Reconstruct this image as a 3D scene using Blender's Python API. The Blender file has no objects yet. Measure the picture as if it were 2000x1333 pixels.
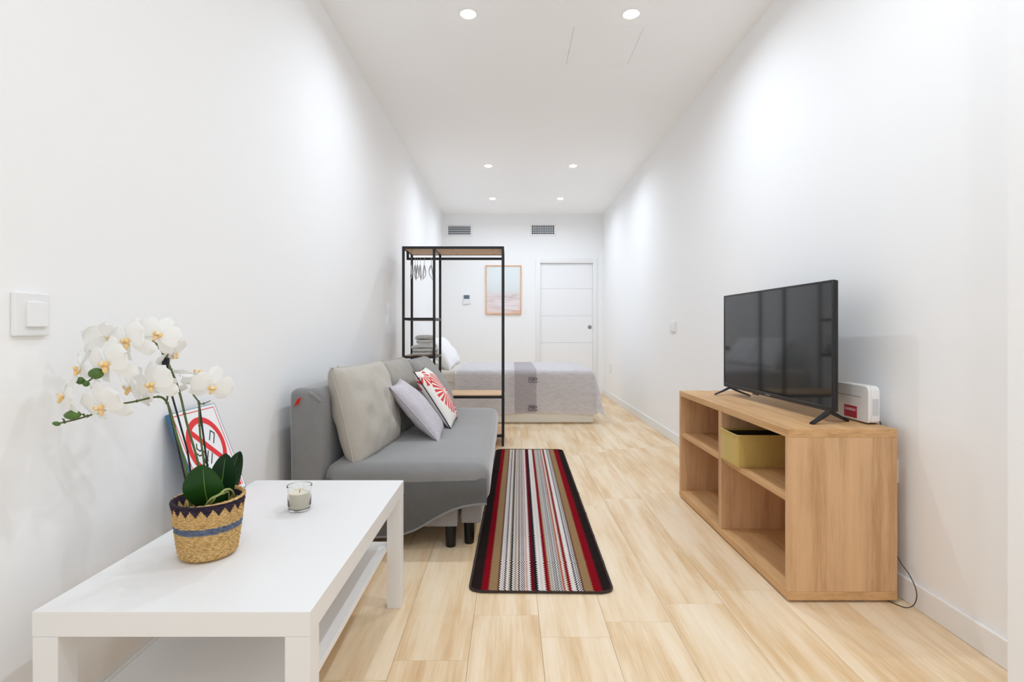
import bpy, bmesh, math, random
from mathutils import Vector, Matrix, Euler, noise

random.seed(7)
S = bpy.context.scene
COL = S.collection
PI = math.pi

# ------------------------------------------------------------------ camera
cam_d = bpy.data.cameras.new('camera')
cam_d.sensor_width = 36.0
cam_d.lens = 18.36
cam_d.shift_x = 0.002
cam_d.shift_y = -0.0102
cam_d.clip_start = 0.05
cam = bpy.data.objects.new('camera', cam_d)
COL.objects.link(cam)
cam.location = (0, 0, 1.005)
cam.rotation_euler = (PI / 2, 0, 0)
S.camera = cam

# ------------------------------------------------------------------ exposure, world, added fill light
S.view_settings.view_transform = 'Standard'
S.view_settings.look = 'None'
S.view_settings.gamma = 1.0
S.view_settings.use_curve_mapping = False
S.view_settings.exposure = 0.24
S.cycles.max_bounces = 14
S.cycles.diffuse_bounces = 9
world = bpy.data.worlds.new('world')
S.world = world
world.use_nodes = True
bg = world.node_tree.nodes['Background']
bg.inputs[0].default_value = (0.86, 0.93, 1.0, 1)
bg.inputs[1].default_value = 1.0

def area(name, loc, rot, sx, sy, power, color=(1, 1, 1), shape='RECTANGLE', spread=PI, parent=None):
    d = bpy.data.lights.new(name, 'AREA')
    d.shape = shape
    d.size = sx
    d.size_y = sy
    d.energy = power
    d.color = color
    d.spread = spread
    o = bpy.data.objects.new(name, d)
    COL.objects.link(o)
    o.location = loc
    o.rotation_euler = rot
    if parent: o.parent = parent
    return o

FILL_POWER = 7.0          # added fill light, set in an unseen window opening behind the camera
area('rear_fill_light', (0.1, -2.55, 1.35), (PI / 2, 0, 0), 2.0, 2.3, FILL_POWER, (0.82, 0.94, 1.07))
SPOT_POWER = {'nearest': 7.6, 'middle': 6.8, 'farthest': 5.6, 'overhead': 6.6, 'behind': 4.6}   # recessed ceiling lamps, row by row
SPOT_COLOR = (0.835, 0.94, 1.065)

# ------------------------------------------------------------------ node helpers
def srgb(r, g, b):
    def f(c):
        c /= 255.0
        return c / 12.92 if c <= 0.04045 else ((c + 0.055) / 1.055) ** 2.4
    return (f(r), f(g), f(b), 1.0)

class NT:
    def __init__(s, name):
        s.m = bpy.data.materials.new(name)
        s.m.use_nodes = True
        s.t = s.m.node_tree
        s.b = s.t.nodes['Principled BSDF']
    def n(s, typ, **kw):
        nd = s.t.nodes.new(typ)
        for k, v in kw.items():
            setattr(nd, k, v)
        return nd
    def l(s, a, b):
        s.t.links.new(a, b)
    def set(s, **kw):
        for k, v in kw.items():
            s.b.inputs[k.replace('_', ' ')].default_value = v
        return s
    def coord(s, which='Object'):
        return s.n('ShaderNodeTexCoord').outputs[which]
    def mapping(s, src, scale=(1, 1, 1), loc=(0, 0, 0)):
        mp = s.n('ShaderNodeMapping')
        mp.inputs['Scale'].default_value = scale
        mp.inputs['Location'].default_value = loc
        s.l(src, mp.inputs['Vector'])
        return mp.outputs[0]
    def noise(s, vec, scale=5, detail=3, rough=0.5):
        nd = s.n('ShaderNodeTexNoise')
        nd.inputs['Scale'].default_value = scale
        nd.inputs['Detail'].default_value = detail
        nd.inputs['Roughness'].default_value = rough
        s.l(vec, nd.inputs['Vector'])
        return nd.outputs['Fac']
    def ramp(s, fac, stops, interp='LINEAR'):
        r = s.n('ShaderNodeValToRGB')
        cr = r.color_ramp
        cr.interpolation = interp
        while len(cr.elements) < len(stops):
            cr.elements.new(0.5)
        for e, (p, c) in zip(cr.elements, stops):
            e.position = p
            e.color = c
        s.l(fac, r.inputs[0])
        return r.outputs[0]
    def mix(s, fac, a, b, mode='MIX'):
        nd = s.n('ShaderNodeMix', data_type='RGBA', blend_type=mode)
        if isinstance(fac, float): nd.inputs[0].default_value = fac
        else: s.l(fac, nd.inputs[0])
        for sock, v in ((nd.inputs[6], a), (nd.inputs[7], b)):
            if isinstance(v, tuple): sock.default_value = v
            else: s.l(v, sock)
        return nd.outputs[2]
    def math(s, op, a, b=None, c=None):
        nd = s.n('ShaderNodeMath', operation=op)
        for i, v in enumerate((a, b, c)):
            if v is None: continue
            if isinstance(v, (int, float)): nd.inputs[i].default_value = v
            else: s.l(v, nd.inputs[i])
        return nd.outputs[0]
    def bump(s, h, strength=0.3, dist=0.01):
        nd = s.n('ShaderNodeBump')
        nd.inputs['Strength'].default_value = strength
        nd.inputs['Distance'].default_value = dist
        s.l(h, nd.inputs['Height'])
        s.l(nd.outputs[0], s.b.inputs['Normal'])
        return s
    def color(s, sock):
        if isinstance(sock, tuple): s.b.inputs['Base Color'].default_value = sock
        else: s.l(sock, s.b.inputs['Base Color'])
        return s

def plain(name, c, rough=0.5, spec=0.5, metal=0.0, bump=0, bscale=200, var=0.0):
    t = NT(name)
    t.set(Roughness=rough, Metallic=metal)
    t.b.inputs['Specular IOR Level'].default_value = spec
    co = t.coord()
    if var:
        f = t.noise(co, bscale * 0.2, 4)
        c2 = tuple(max(0, x * (1 - var)) for x in c[:3]) + (1,)
        c3 = tuple(min(1, x * (1 + var)) for x in c[:3]) + (1,)
        t.color(t.ramp(f, [(0.3, c2), (0.7, c3)]))
    else:
        t.color(c)
    if bump:
        t.bump(t.noise(co, bscale, 3), bump, 0.002)
    return t.m

def fabric(name, c, weave=900, var=0.12, bump=0.35, rough=0.95, sheen=0.15):
    t = NT(name)
    t.set(Roughness=rough)
    t.b.inputs['Specular IOR Level'].default_value = 0.15
    t.b.inputs['Sheen Weight'].default_value = sheen
    t.b.inputs['Sheen Roughness'].default_value = 0.4
    co = t.coord()
    a = t.noise(t.mapping(co, (1, 1, 0.15)), weave, 2)
    b = t.noise(t.mapping(co, (0.15, 0.15, 1)), weave, 2)
    f = t.math('MULTIPLY', t.math('ADD', a, b), 0.5)
    f2 = t.noise(co, 14, 4)
    f = t.math('ADD', t.math('MULTIPLY', f, 0.75), t.math('MULTIPLY', f2, 0.25))
    lo = tuple(x * (1 - 2 * var) for x in c[:3]) + (1,)
    hi = tuple(min(1, x * (1 + 2 * var)) for x in c[:3]) + (1,)
    t.color(t.ramp(f, [(0.3, lo), (0.7, hi)]))
    t.bump(f, bump, 0.0015)
    return t.m

def wood(name, base, dark, axis='Y', scale=1.0, rough=0.45, rand=False):
    t = NT(name)
    t.set(Roughness=rough)
    t.b.inputs['Specular IOR Level'].default_value = 0.35
    co = t.coord()
    if rand:
        oi = t.n('ShaderNodeObjectInfo')
        off = t.n('ShaderNodeCombineXYZ')
        t.l(t.math('MULTIPLY', oi.outputs['Random'], 37.0), off.inputs[0])
        t.l(t.math('MULTIPLY', oi.outputs['Random'], 91.0), off.inputs[1])
        va = t.n('ShaderNodeVectorMath', operation='ADD')
        t.l(co, va.inputs[0]); t.l(off.outputs[0], va.inputs[1])
        co = va.outputs[0]
    st = {'X': (0.06, 1, 1), 'Y': (0.5, 0.05, 2.4), 'Z': (1, 1, 0.06)}[axis]
    m1 = t.mapping(co, tuple(x * scale for x in st))
    n1 = t.noise(m1, 28, 5, 0.6)
    n2 = t.noise(m1, 160, 3, 0.6)
    st2 = {'X': (0.25, 1, 1), 'Y': (1, 0.25, 1), 'Z': (1, 1, 0.25)}[axis]
    n3 = t.noise(t.mapping(co, tuple(x * scale for x in st2)), 6, 4)
    f = t.math('ADD', t.math('ADD', t.math('MULTIPLY', n1, 0.45), t.math('MULTIPLY', n2, 0.2)), t.math('MULTIPLY', n3, 0.35))
    if axis == 'Z':
        bands = t.noise(t.mapping(co, (1, 1, 0.01)), 9, 1)
        f = t.math('ADD', f, t.math('MULTIPLY', t.math('SUBTRACT', bands, 0.5), 0.45))
    c = t.ramp(f, [(0.36, dark), (0.52, base), (0.68, tuple(min(1, x * 1.12) for x in base[:3]) + (1,))])
    if rand:
        c = t.mix(t.math('MULTIPLY', oi.outputs['Random'], 0.22), c, dark)
    t.color(c)
    t.bump(n2, 0.06, 0.002)
    return t.m

def mk_plank():
    t = NT('floor_plank_wood')
    t.set(Roughness=0.42)
    t.b.inputs['Specular IOR Level'].default_value = 0.35
    co = t.coord()
    oi = t.n('ShaderNodeObjectInfo')
    off = t.n('ShaderNodeCombineXYZ')
    t.l(t.math('MULTIPLY', oi.outputs['Random'], 37.0), off.inputs[0])
    t.l(t.math('MULTIPLY', oi.outputs['Random'], 91.0), off.inputs[1])
    va = t.n('ShaderNodeVectorMath', operation='ADD')
    t.l(co, va.inputs[0]); t.l(off.outputs[0], va.inputs[1])
    co = va.outputs[0]
    fine = t.noise(t.mapping(co, (1, 0.05, 1)), 130, 4, 0.65)
    mid = t.noise(t.mapping(co, (1, 0.06, 1)), 22, 5, 0.6)
    patch = t.noise(t.mapping(co, (1, 0.2, 1)), 5.5, 4, 0.55)
    f = t.math('ADD', t.math('ADD', t.math('MULTIPLY', mid, 0.4), t.math('MULTIPLY', fine, 0.15)), t.math('MULTIPLY', patch, 0.45))
    c = t.ramp(f, [(0.33, srgb(200, 161, 116)), (0.43, srgb(221, 189, 146)), (0.53, srgb(235, 213, 181)), (0.66, srgb(242, 227, 202))])
    c = t.mix(t.math('MULTIPLY', oi.outputs['Random'], 0.11), c, srgb(214, 180, 134))
    t.color(c)
    t.bump(fine, 0.05, 0.002)
    return t.m

# ------------------------------------------------------------------ materials
M = {}
M['wall'] = plain('wall_paint', srgb(244, 244, 244), 0.85, 0.2, bump=0.02, bscale=300)
M['ceiling'] = plain('ceiling_paint', srgb(251, 251, 251), 0.9, 0.2)
M['trim'] = plain('white_lacquer_trim', srgb(238, 238, 237), 0.5, 0.4)
M['door'] = plain('white_door_lacquer', srgb(242, 242, 243), 0.5, 0.4)
M['table'] = plain('white_table_foil', srgb(234, 233, 232), 0.42, 0.4)
M['plastic'] = plain('white_plastic', srgb(236, 236, 236), 0.35, 0.5)
M['black_metal'] = plain('black_powder_coat', srgb(30, 29, 30), 0.45, 0.4)
M['black_plastic'] = plain('black_plastic', srgb(22, 22, 24), 0.35, 0.5)
M['leg_black'] = plain('black_leg', srgb(14, 14, 15), 0.4, 0.4)
M['dark'] = plain('dark_void', srgb(25, 26, 28), 0.8, 0.1)
M['steel'] = plain('brushed_steel', srgb(150, 150, 150), 0.3, 0.5, 0.9)
M['grout'] = plain('floor_joint', srgb(206, 174, 132), 0.9, 0.1)
M['plank'] = mk_plank()
M['bench_oak'] = wood('oak_foil_vertical', srgb(218, 178, 136), srgb(192, 149, 108), 'Z', 1.6, 0.5, True)
M['bench_oak_y'] = wood('oak_foil_lengthwise', srgb(212, 169, 120), srgb(184, 139, 92), 'Y', 1.6, 0.5, True)
M['rack_wood'] = wood('rack_shelf_wood', srgb(219, 181, 138), srgb(196, 152, 108), 'X', 1.5, 0.5, True)
M['frame_wood'] = wood('picture_frame_wood', srgb(230, 178, 132), srgb(206, 148, 100), 'Z', 2.0, 0.5)
M['sofa'] = fabric('charcoal_sofa_cover', srgb(135, 134, 133), 900, 0.07, 0.3, sheen=0.7)
M['sofa_base'] = fabric('grey_base_fabric', srgb(150, 146, 144), 900, 0.07, 0.3)
M['beige'] = fabric('beige_cushion_fabric', srgb(186, 180, 170), 800, 0.06, 0.3)
M['taupe'] = fabric('taupe_cushion_fabric', srgb(168, 163, 154), 800, 0.06, 0.3)
M['greyc'] = fabric('grey_cushion_fabric', srgb(158, 155, 152), 800, 0.06, 0.3)
M['lilac'] = fabric('lilac_cushion_linen', srgb(196, 190, 196), 500, 0.12, 0.5)
M['zip'] = plain('grey_zip', srgb(92, 92, 94), 0.6)
M['red_tag'] = plain('red_tag', srgb(235, 62, 38), 0.7)
M['towel'] = fabric('grey_towel_terry', srgb(190, 187, 182), 400, 0.12, 0.7)
M['sheet'] = fabric('beige_bed_sheet', srgb(214, 208, 198), 700, 0.05, 0.2)
M['linen'] = fabric('white_bed_linen', srgb(240, 240, 240), 700, 0.03, 0.2)
M['bed_base'] = plain('cream_bed_base', srgb(228, 222, 210), 0.6, 0.3)
M['hanger'] = plain('pale_grey_hanger', srgb(196, 197, 199), 0.4)
M['gold'] = fabric('mustard_box_fabric', srgb(200, 172, 100), 700, 0.06, 0.25)
M['gold_in'] = plain('box_lining', srgb(58, 46, 24), 0.9)
M['sign_blue'] = plain('sign_blue_edge', srgb(66, 112, 150), 0.5)
M['sign_white'] = plain('sign_white_face', srgb(238, 238, 238), 0.4)
M['sign_red'] = plain('sign_red_print', srgb(224, 22, 30), 0.45)
M['sign_black'] = plain('sign_black_print', srgb(28, 32, 36), 0.5)
M['orchid_leaf'] = plain('orchid_leaf_green', srgb(44, 92, 34), 0.35, 0.5, bump=0.1, bscale=60, var=0.18)
M['leaf_dark'] = plain('orchid_leaf_dark_green', srgb(32, 70, 36), 0.4, 0.5, bump=0.1, bscale=60, var=0.18)
M['midrib'] = plain('leaf_midrib', srgb(104, 140, 62), 0.5)
M['stem'] = plain('orchid_stem_green', srgb(84, 102, 46), 0.5, var=0.2, bscale=100)
M['root'] = plain('aerial_root', srgb(150, 158, 92), 0.6)
M['bud'] = plain('orchid_bud', srgb(78, 112, 44), 0.5, var=0.2, bscale=120)
M['soil'] = plain('bark_soil', srgb(62, 48, 38), 0.95, var=0.4, bscale=200, bump=0.6)
M['wax'] = plain('cream_wax', srgb(240, 228, 208), 0.5)
M['wick'] = plain('candle_wick', srgb(90, 84, 78), 0.8)
M['display'] = plain('thermostat_display', srgb(96, 112, 120), 0.25)
M['label_red'] = plain('router_label_red', srgb(176, 12, 52), 0.4)
M['label_pink'] = plain('router_label_band', srgb(206, 96, 122), 0.4)
M['label_white'] = plain('router_label_lettering', srgb(238, 226, 228), 0.4)
M['seam_dark'] = plain('recess_line', srgb(120, 120, 122), 0.8)
M['cable'] = plain('dark_cable', srgb(62, 56, 52), 0.5)
M['slat_grey'] = plain('vent_slat', srgb(196, 200, 204), 0.45)

def mk_petal():
    t = NT('white_orchid_petal')
    t.set(Roughness=0.6)
    t.b.inputs['Specular IOR Level'].default_value = 0.2
    t.b.inputs['Subsurface Weight'].default_value = 0.0
    co = t.coord()
    f = t.noise(t.mapping(co, (1, 0.2, 1)), 180, 3)
    t.color(t.ramp(f, [(0.3, srgb(248, 248, 247)), (0.7, srgb(254, 254, 253))]))
    t.bump(f, 0.15, 0.001)
    tr = t.n('ShaderNodeBsdfTranslucent')
    tr.inputs[0].default_value = srgb(254, 253, 250)
    ms = t.n('ShaderNodeMixShader')
    ms.inputs[0].default_value = 0.45
    out = t.t.nodes['Material Output']
    t.l(t.b.outputs[0], ms.inputs[1]); t.l(tr.outputs[0], ms.inputs[2]); t.l(ms.outputs[0], out.inputs[0])
    return t.m
M['petal'] = mk_petal()
M['petal_cream'] = plain('orchid_petal_cream', srgb(240, 226, 200), 0.6)
def mk_lip():
    t = NT('orchid_lip_yellow')
    t.set(Roughness=0.6)
    f = t.noise(t.coord(), 160, 2)
    t.color(t.ramp(f, [(0.36, srgb(244, 186, 50)), (0.5, srgb(250, 222, 150)), (0.64, srgb(236, 190, 172))]))
    return t.m
M['lip'] = mk_lip()

def mk_glass():
    t = NT('clear_glass')
    t.set(Roughness=0.02, IOR=1.45)
    t.b.inputs['Transmission Weight'].default_value = 1.0
    t.color((0.97, 0.99, 0.97, 1))
    return t.m
M['glass'] = mk_glass()

def mk_screen():
    t = NT('tv_screen_gloss')
    t.set(Roughness=0.06, IOR=1.5)
    t.color(srgb(30, 31, 33))
    t.b.inputs['Specular IOR Level'].default_value = 0.68
    return t.m
M['screen'] = mk_screen()

def mk_emit():
    t = NT('lamp_diffuser_lit')
    t.color((1, 1, 1, 1))
    t.b.inputs['Emission Color'].default_value = (1, 0.985, 0.96, 1)
    t.b.inputs['Emission Strength'].default_value = 14.0
    return t.m
M['emit'] = mk_emit()

def mk_basket():
    t = NT('woven_seagrass')
    t.set(Roughness=0.85)
    t.b.inputs['Specular IOR Level'].default_value = 0.2
    co = t.coord()
    sep = t.n('ShaderNodeSeparateXYZ'); t.l(co, sep.inputs[0])
    z = sep.outputs[2]
    ang = t.math('ARCTAN2', sep.outputs[1], sep.outputs[0])
    n = t.noise(t.mapping(co, (1, 1, 4)), 120, 3)
    straw = t.ramp(n, [(0.28, srgb(150, 112, 62)), (0.5, srgb(204, 166, 108)), (0.72, srgb(228, 198, 142))])
    blue = t.ramp(n, [(0.3, srgb(66, 74, 96)), (0.7, srgb(124, 134, 152))])
    navy = t.ramp(n, [(0.3, srgb(34, 26, 40)), (0.7, srgb(66, 54, 68))])
    wob = t.math('MULTIPLY', t.math('SUBTRACT', n, 0.5), 0.012)
    zz = t.math('ADD', z, wob)
    inb = t.math('MULTIPLY', t.math('GREATER_THAN', zz, 0.070), t.math('LESS_THAN', zz, 0.086))
    c = t.mix(inb, straw, blue)
    # triangular dark stitches under the rim
    tri = t.math('PINGPONG', t.math('MULTIPLY', ang, 3.2), 0.5)
    lim = t.math('SUBTRACT', 0.1315, t.math('MULTIPLY', tri, 0.034))
    top = t.math('MULTIPLY', t.math('GREATER_THAN', zz, lim), t.math('LESS_THAN', z, 0.1425))
    c = t.mix(top, c, navy)
    t.color(c)
    t.bump(n, 0.4, 0.002)
    return t.m
M['basket'] = mk_basket()

def mk_rug():
    t = NT('striped_rug_weave')
    t.set(Roughness=0.95)
    t.b.inputs['Specular IOR Level'].default_value = 0.1
    co = t.coord()
    sep = t.n('ShaderNodeSeparateXYZ'); t.l(co, sep.inputs[0])
    W = 0.552
    u = t.math('ADD', t.math('DIVIDE', sep.outputs[0], W), 0.5)
    zig = t.math('MULTIPLY', t.math('SUBTRACT', t.math('PINGPONG', t.math('MULTIPLY', sep.outputs[1], 55.0), 0.5), 0.25), 0.028)
    u2 = t.math('ADD', u, zig)
    DB, RD, TN = srgb(52, 40, 38), srgb(168, 16, 36), srgb(190, 156, 112)
    MR, WH, NV = srgb(98, 26, 32), srgb(252, 248, 245), srgb(42, 44, 50)
    BE, OR, GY, RM = srgb(206, 190, 168), srgb(204, 104, 62), srgb(120, 118, 112), srgb(134, 20, 34)
    left = [(0, DB), (.08, RD), (.13, TN), (.193, MR), (.206, WH), (.22, GY), (.226, WH), (.235, MR), (.25, WH), (.268, BE), (.281, NV), (.295, WH), (.308, BE), (.325, WH), (.338, MR), (.35, WH), (.36, MR), (.368, WH), (.378, MR), (.386, WH), (.395, OR), (.404, WH), (.428, RM), (.456, NV), (.478, WH)]
    right = [(0, WH), (.505, BE), (.510, WH), (.533, RD), (.56, TN), (.572, WH), (.58, GY), (.588, WH), (.598, NV), (.606, WH), (.616, GY), (.626, WH), (.638, NV), (.645, WH), (.655, OR), (.668, WH), (.684, TN), (.692, RD), (.712, WH), (.75, NV), (.76, WH), (.77, NV), (.78, WH), (.787, MR), (.80, TN), (.862, RD), (.925, DB)]
    a = t.ramp(u2, left, 'CONSTANT')
    b = t.ramp(u2, right, 'CONSTANT')
    c = t.mix(t.math('GREATER_THAN', u2, 0.495), a, b)
    n = t.noise(co, 420, 2)
    c = t.mix(t.math('MULTIPLY', t.math('LESS_THAN', n, 0.40), 0.10), c, srgb(40, 34, 34))
    t.color(c)
    rib = t.math('PINGPONG', t.math('MULTIPLY', sep.outputs[1], 110.0), 0.5)
    t.bump(t.math('ADD', rib, n), 0.35, 0.002)
    return t.m
M['rug'] = mk_rug()
M['rug_edge'] = plain('rug_binding', srgb(54, 40, 32), 0.9, bump=0.5, bscale=400)

def mk_spread():
    t = NT('quilted_grey_bedspread')
    t.set(Roughness=0.9)
    t.b.inputs['Specular IOR Level'].default_value = 0.2
    co = t.coord()
    sep = t.n('ShaderNodeSeparateXYZ'); t.l(co, sep.inputs[0])
    n = t.noise(t.mapping(co, (0.35, 1, 1)), 42, 4)
    c = t.ramp(n, [(0.3, srgb(238, 235, 236)), (0.7, srgb(250, 248, 251))])
    x = sep.outputs[0]
    band = t.math('MULTIPLY', t.math('GREATER_THAN', x, 0.05), t.math('LESS_THAN', x, 0.285))
    c = t.mix(t.math('MULTIPLY', band, 0.38), c, srgb(170, 156, 164))
    t.color(c)
    wv = t.n('ShaderNodeTexWave', wave_type='BANDS', bands_direction='DIAGONAL')
    wv.inputs['Scale'].default_value = 16
    wv.inputs['Distortion'].default_value = 9
    wv.inputs['Detail'].default_value = 2
    t.l(t.mapping(co, (0.4, 1, 1.2)), wv.inputs['Vector'])
    t.bump(t.math('ADD', wv.outputs['Fac'], n), 0.22, 0.006)
    return t.m
M['spread'] = mk_spread()
M['emblem'] = plain('bedspread_emblem', srgb(118, 104, 116), 0.9)

def mk_redleaf():
    t = NT('red_palm_print')
    t.set(Roughness=0.9)
    t.b.inputs['Specular IOR Level'].default_value = 0.1
    co = t.coord()
    sep = t.n('ShaderNodeSeparateXYZ'); t.l(co, sep.inputs[0])
    x, y = sep.outputs[0], sep.outputs[1]
    n = t.noise(co, 9, 2)
    # two palm fans with rays spreading from two hubs
    def fan(cx, cy, k, r0, r1):
        dx = t.math('SUBTRACT', x, cx); dy = t.math('SUBTRACT', y, cy)
        a = t.math('ARCTAN2', dy, dx)
        r = t.math('SQRT', t.math('ADD', t.math('MULTIPLY', dx, dx), t.math('MULTIPLY', dy, dy)))
        s = t.math('SINE', t.math('ADD', t.math('MULTIPLY', a, k), t.math('MULTIPLY', r, 9.0)))
        m = t.math('GREATER_THAN', s, -0.25)
        ring = t.math('MULTIPLY', t.math('GREATER_THAN', r, r0), t.math('LESS_THAN', t.math('ADD', r, t.math('MULTIPLY', n, 0.04)), r1))
        return t.math('MULTIPLY', m, ring), r
    f1, r1 = fan(0.02, 0.0, 24, 0.02, 0.165)
    f2, r2 = fan(-0.14, -0.17, 20, 0.02, 0.13)
    f3, r3 = fan(0.17, 0.18, 16, 0.03, 0.11)
    f = t.math('MINIMUM', t.math('ADD', t.math('ADD', f1, f2), f3), 1.0)
    red = t.mix(n, srgb(206, 52, 52), srgb(226, 96, 88))
    t.color(t.mix(f, srgb(236, 232, 226), red))
    t.bump(t.noise(co, 700, 2), 0.3, 0.002)
    return t.m
M['redleaf'] = mk_redleaf()

def mk_art():
    t = NT('pale_beach_print')
    t.set(Roughness=0.3)
    co = t.coord()
    sep = t.n('ShaderNodeSeparateXYZ'); t.l(co, sep.inputs[0])
    n = t.noise(t.mapping(co, (0.5, 1, 3.5)), 7, 5, 0.6)
    z = t.math('ADD', t.math('DIVIDE', sep.outputs[2], 0.73), 0.5)
    zz = t.math('ADD', z, t.math('MULTIPLY', t.math('SUBTRACT', n, 0.5), 0.10))
    base = t.ramp(zz, [(0.0, srgb(214, 160, 128)), (0.05, srgb(226, 196, 186)), (0.13, srgb(232, 218, 222)), (0.27, srgb(224, 206, 208)), (0.34, srgb(206, 190, 192)), (0.40, srgb(224, 216, 216)), (0.5, srgb(222, 228, 228)), (0.75, srgb(226, 234, 235)), (1.0, srgb(228, 234, 236))])
    dk = t.ramp(n, [(0.38, srgb(206, 184, 178)), (0.52, srgb(240, 235, 235))])
    low = t.math('MULTIPLY', t.math('LESS_THAN', zz, 0.40), 0.5)
    t.color(t.mix(low, base, dk))
    return t.m
M['art'] = mk_art()

# ------------------------------------------------------------------ geometry helpers
def box(bm, x0, x1, y0, y1, z0, z1, bev=0.0, seg=2, rot=None, piv=None):
    r = bmesh.ops.create_cube(bm, size=1.0)
    vs = r['verts']
    mat = Matrix.Translation(((x0 + x1) / 2, (y0 + y1) / 2, (z0 + z1) / 2)) @ Matrix.Diagonal((x1 - x0, y1 - y0, z1 - z0, 1))
    if rot is not None:
        p = Vector(piv) if piv else Vector(((x0 + x1) / 2, (y0 + y1) / 2, (z0 + z1) / 2))
        mat = Matrix.Translation(p) @ rot.to_4x4() @ Matrix.Translation(-p) @ mat
    bmesh.ops.transform(bm, matrix=mat, verts=vs)
    if bev > 0:
        es = set()
        for v in vs:
            es.update(v.link_edges)
        bmesh.ops.bevel(bm, geom=list(es), offset=bev, segments=seg, profile=0.5, affect='EDGES')

def tube(bm, pts, r, n=8, cap=True):
    pts = [Vector(p) for p in pts]
    rs = r if isinstance(r, (list, tuple)) else [r] * len(pts)
    up = Vector((0.13, 0.31, 0.94)).normalized()
    rings = []
    px = None
    for i, p in enumerate(pts):
        a = pts[max(0, i - 1)]; b = pts[min(len(pts) - 1, i + 1)]
        d = (b - a).normalized()
        if px is None:
            px = d.cross(up)
            if px.length < 1e-3: px = d.cross(Vector((1, 0, 0)))
        px = (px - d * px.dot(d)).normalized()
        py = d.cross(px).normalized()
        rings.append([bm.verts.new(p + (px * math.cos(2 * PI * k / n) + py * math.sin(2 * PI * k / n)) * rs[i]) for k in range(n)])
    for i in range(len(rings) - 1):
        for k in range(n):
            bm.faces.new((rings[i][k], rings[i][(k + 1) % n], rings[i + 1][(k + 1) % n], rings[i + 1][k]))
    if cap:
        bm.faces.new(list(reversed(rings[0])))
        bm.faces.new(rings[-1])

def lathe(bm, prof, n=32, c=(0, 0, 0), axis='Z', cap0=True, cap1=True):
    rings = []
    for (r, h) in prof:
        ring = []
        for k in range(n):
            a = 2 * PI * k / n
            if axis == 'Z': p = (c[0] + r * math.cos(a), c[1] + r * math.sin(a), c[2] + h)
            elif axis == 'Y': p = (c[0] + r * math.cos(a), c[1] + h, c[2] + r * math.sin(a))
            else: p = (c[0] + h, c[1] + r * math.cos(a), c[2] + r * math.sin(a))
            ring.append(bm.verts.new(p))
        rings.append(ring)
    for i in range(len(rings) - 1):
        for k in range(n):
            bm.faces.new((rings[i][k], rings[i][(k + 1) % n], rings[i + 1][(k + 1) % n], rings[i + 1][k]))
    if cap0: bm.faces.new(list(reversed(rings[0])))
    if cap1: bm.faces.new(rings[-1])

def spline(pts, n=8):
    P = [Vector(p) for p in pts]
    out = []
    for i in range(len(P) - 1):
        p0 = P[max(0, i - 1)]; p1 = P[i]; p2 = P[i + 1]; p3 = P[min(len(P) - 1, i + 2)]
        for k in range(n):
            t = k / n
            out.append(0.5 * ((2 * p1) + (-p0 + p2) * t + (2 * p0 - 5 * p1 + 4 * p2 - p3) * t * t + (-p0 + 3 * p1 - 3 * p2 + p3) * t ** 3))
    out.append(P[-1])
    return out

def grid(bm, f, nu, nv):
    g = [[bm.verts.new(f(i / nu, j / nv)) for j in range(nv + 1)] for i in range(nu + 1)]
    for i in range(nu):
        for j in range(nv):
            bm.faces.new((g[i][j], g[i + 1][j], g[i + 1][j + 1], g[i][j + 1]))
    return g

def emesh(name, bm, mat, smooth=True, angle=40):
    bmesh.ops.recalc_face_normals(bm, faces=bm.faces)
    me = bpy.data.meshes.new(name)
    bm.to_mesh(me); bm.free()
    me.materials.append(M[mat] if isinstance(mat, str) else mat)
    if smooth:
        me.shade_smooth()
        me.set_sharp_from_angle(angle=math.radians(angle))
    return me

def obj(name, bm, mat, parent=None, smooth=True, angle=40, origin=None):
    me = emesh(name, bm, mat, smooth, angle)
    o = bpy.data.objects.new(name, me)
    COL.objects.link(o)
    if origin is not None:
        ov = Vector(origin)
        me.transform(Matrix.Translation(-ov))
        o.location = ov
    if parent is not None:
        o.parent = parent
        o.matrix_parent_inverse = Matrix.Translation(-parent.location) if parent.rotation_euler.to_quaternion().angle < 1e-6 else parent.matrix_basis.inverted()
    return o

def inst(name, me, parent, mat4):
    o = bpy.data.objects.new(name, me)
    COL.objects.link(o)
    o.matrix_basis = mat4
    if parent is not None: o.parent = parent
    return o

def tag(o, label=None, cat=None, group=None, kind=None):
    if label: o['label'] = label
    if cat: o['category'] = cat
    if group: o['group'] = group
    if kind: o['kind'] = kind
    return o

def thing(name, label, cat, loc=(0, 0, 0), group=None, kind=None):
    o = bpy.data.objects.new(name, None)
    o.empty_display_size = 0.05
    COL.objects.link(o)
    o.location = loc
    return tag(o, label, cat, group, kind)

def B(): return bmesh.new()

def bx(name, mat, parent, x0, x1, y0, y1, z0, z1, bev=0.002, seg=2, origin='c', **k):
    b = B(); box(b, x0, x1, y0, y1, z0, z1, bev, seg, **k)
    return obj(name, b, mat, parent, smooth=False, origin=((x0 + x1) / 2, (y0 + y1) / 2, (z0 + z1) / 2) if origin == 'c' else origin)

def copy_tree(o, parent=None):
    c = o.copy()
    COL.objects.link(c)
    if parent is not None: c.parent = parent
    for ch in list(o.children):
        copy_tree(ch, c)
    return c

# ------------------------------------------------------------------ room shell
XL, XR, YB, YF, H = -1.065, 1.478, 8.27, -2.45, 2.85
XP, YP = 1.334, 1.40            # the wall return at the right edge of the frame

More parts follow.
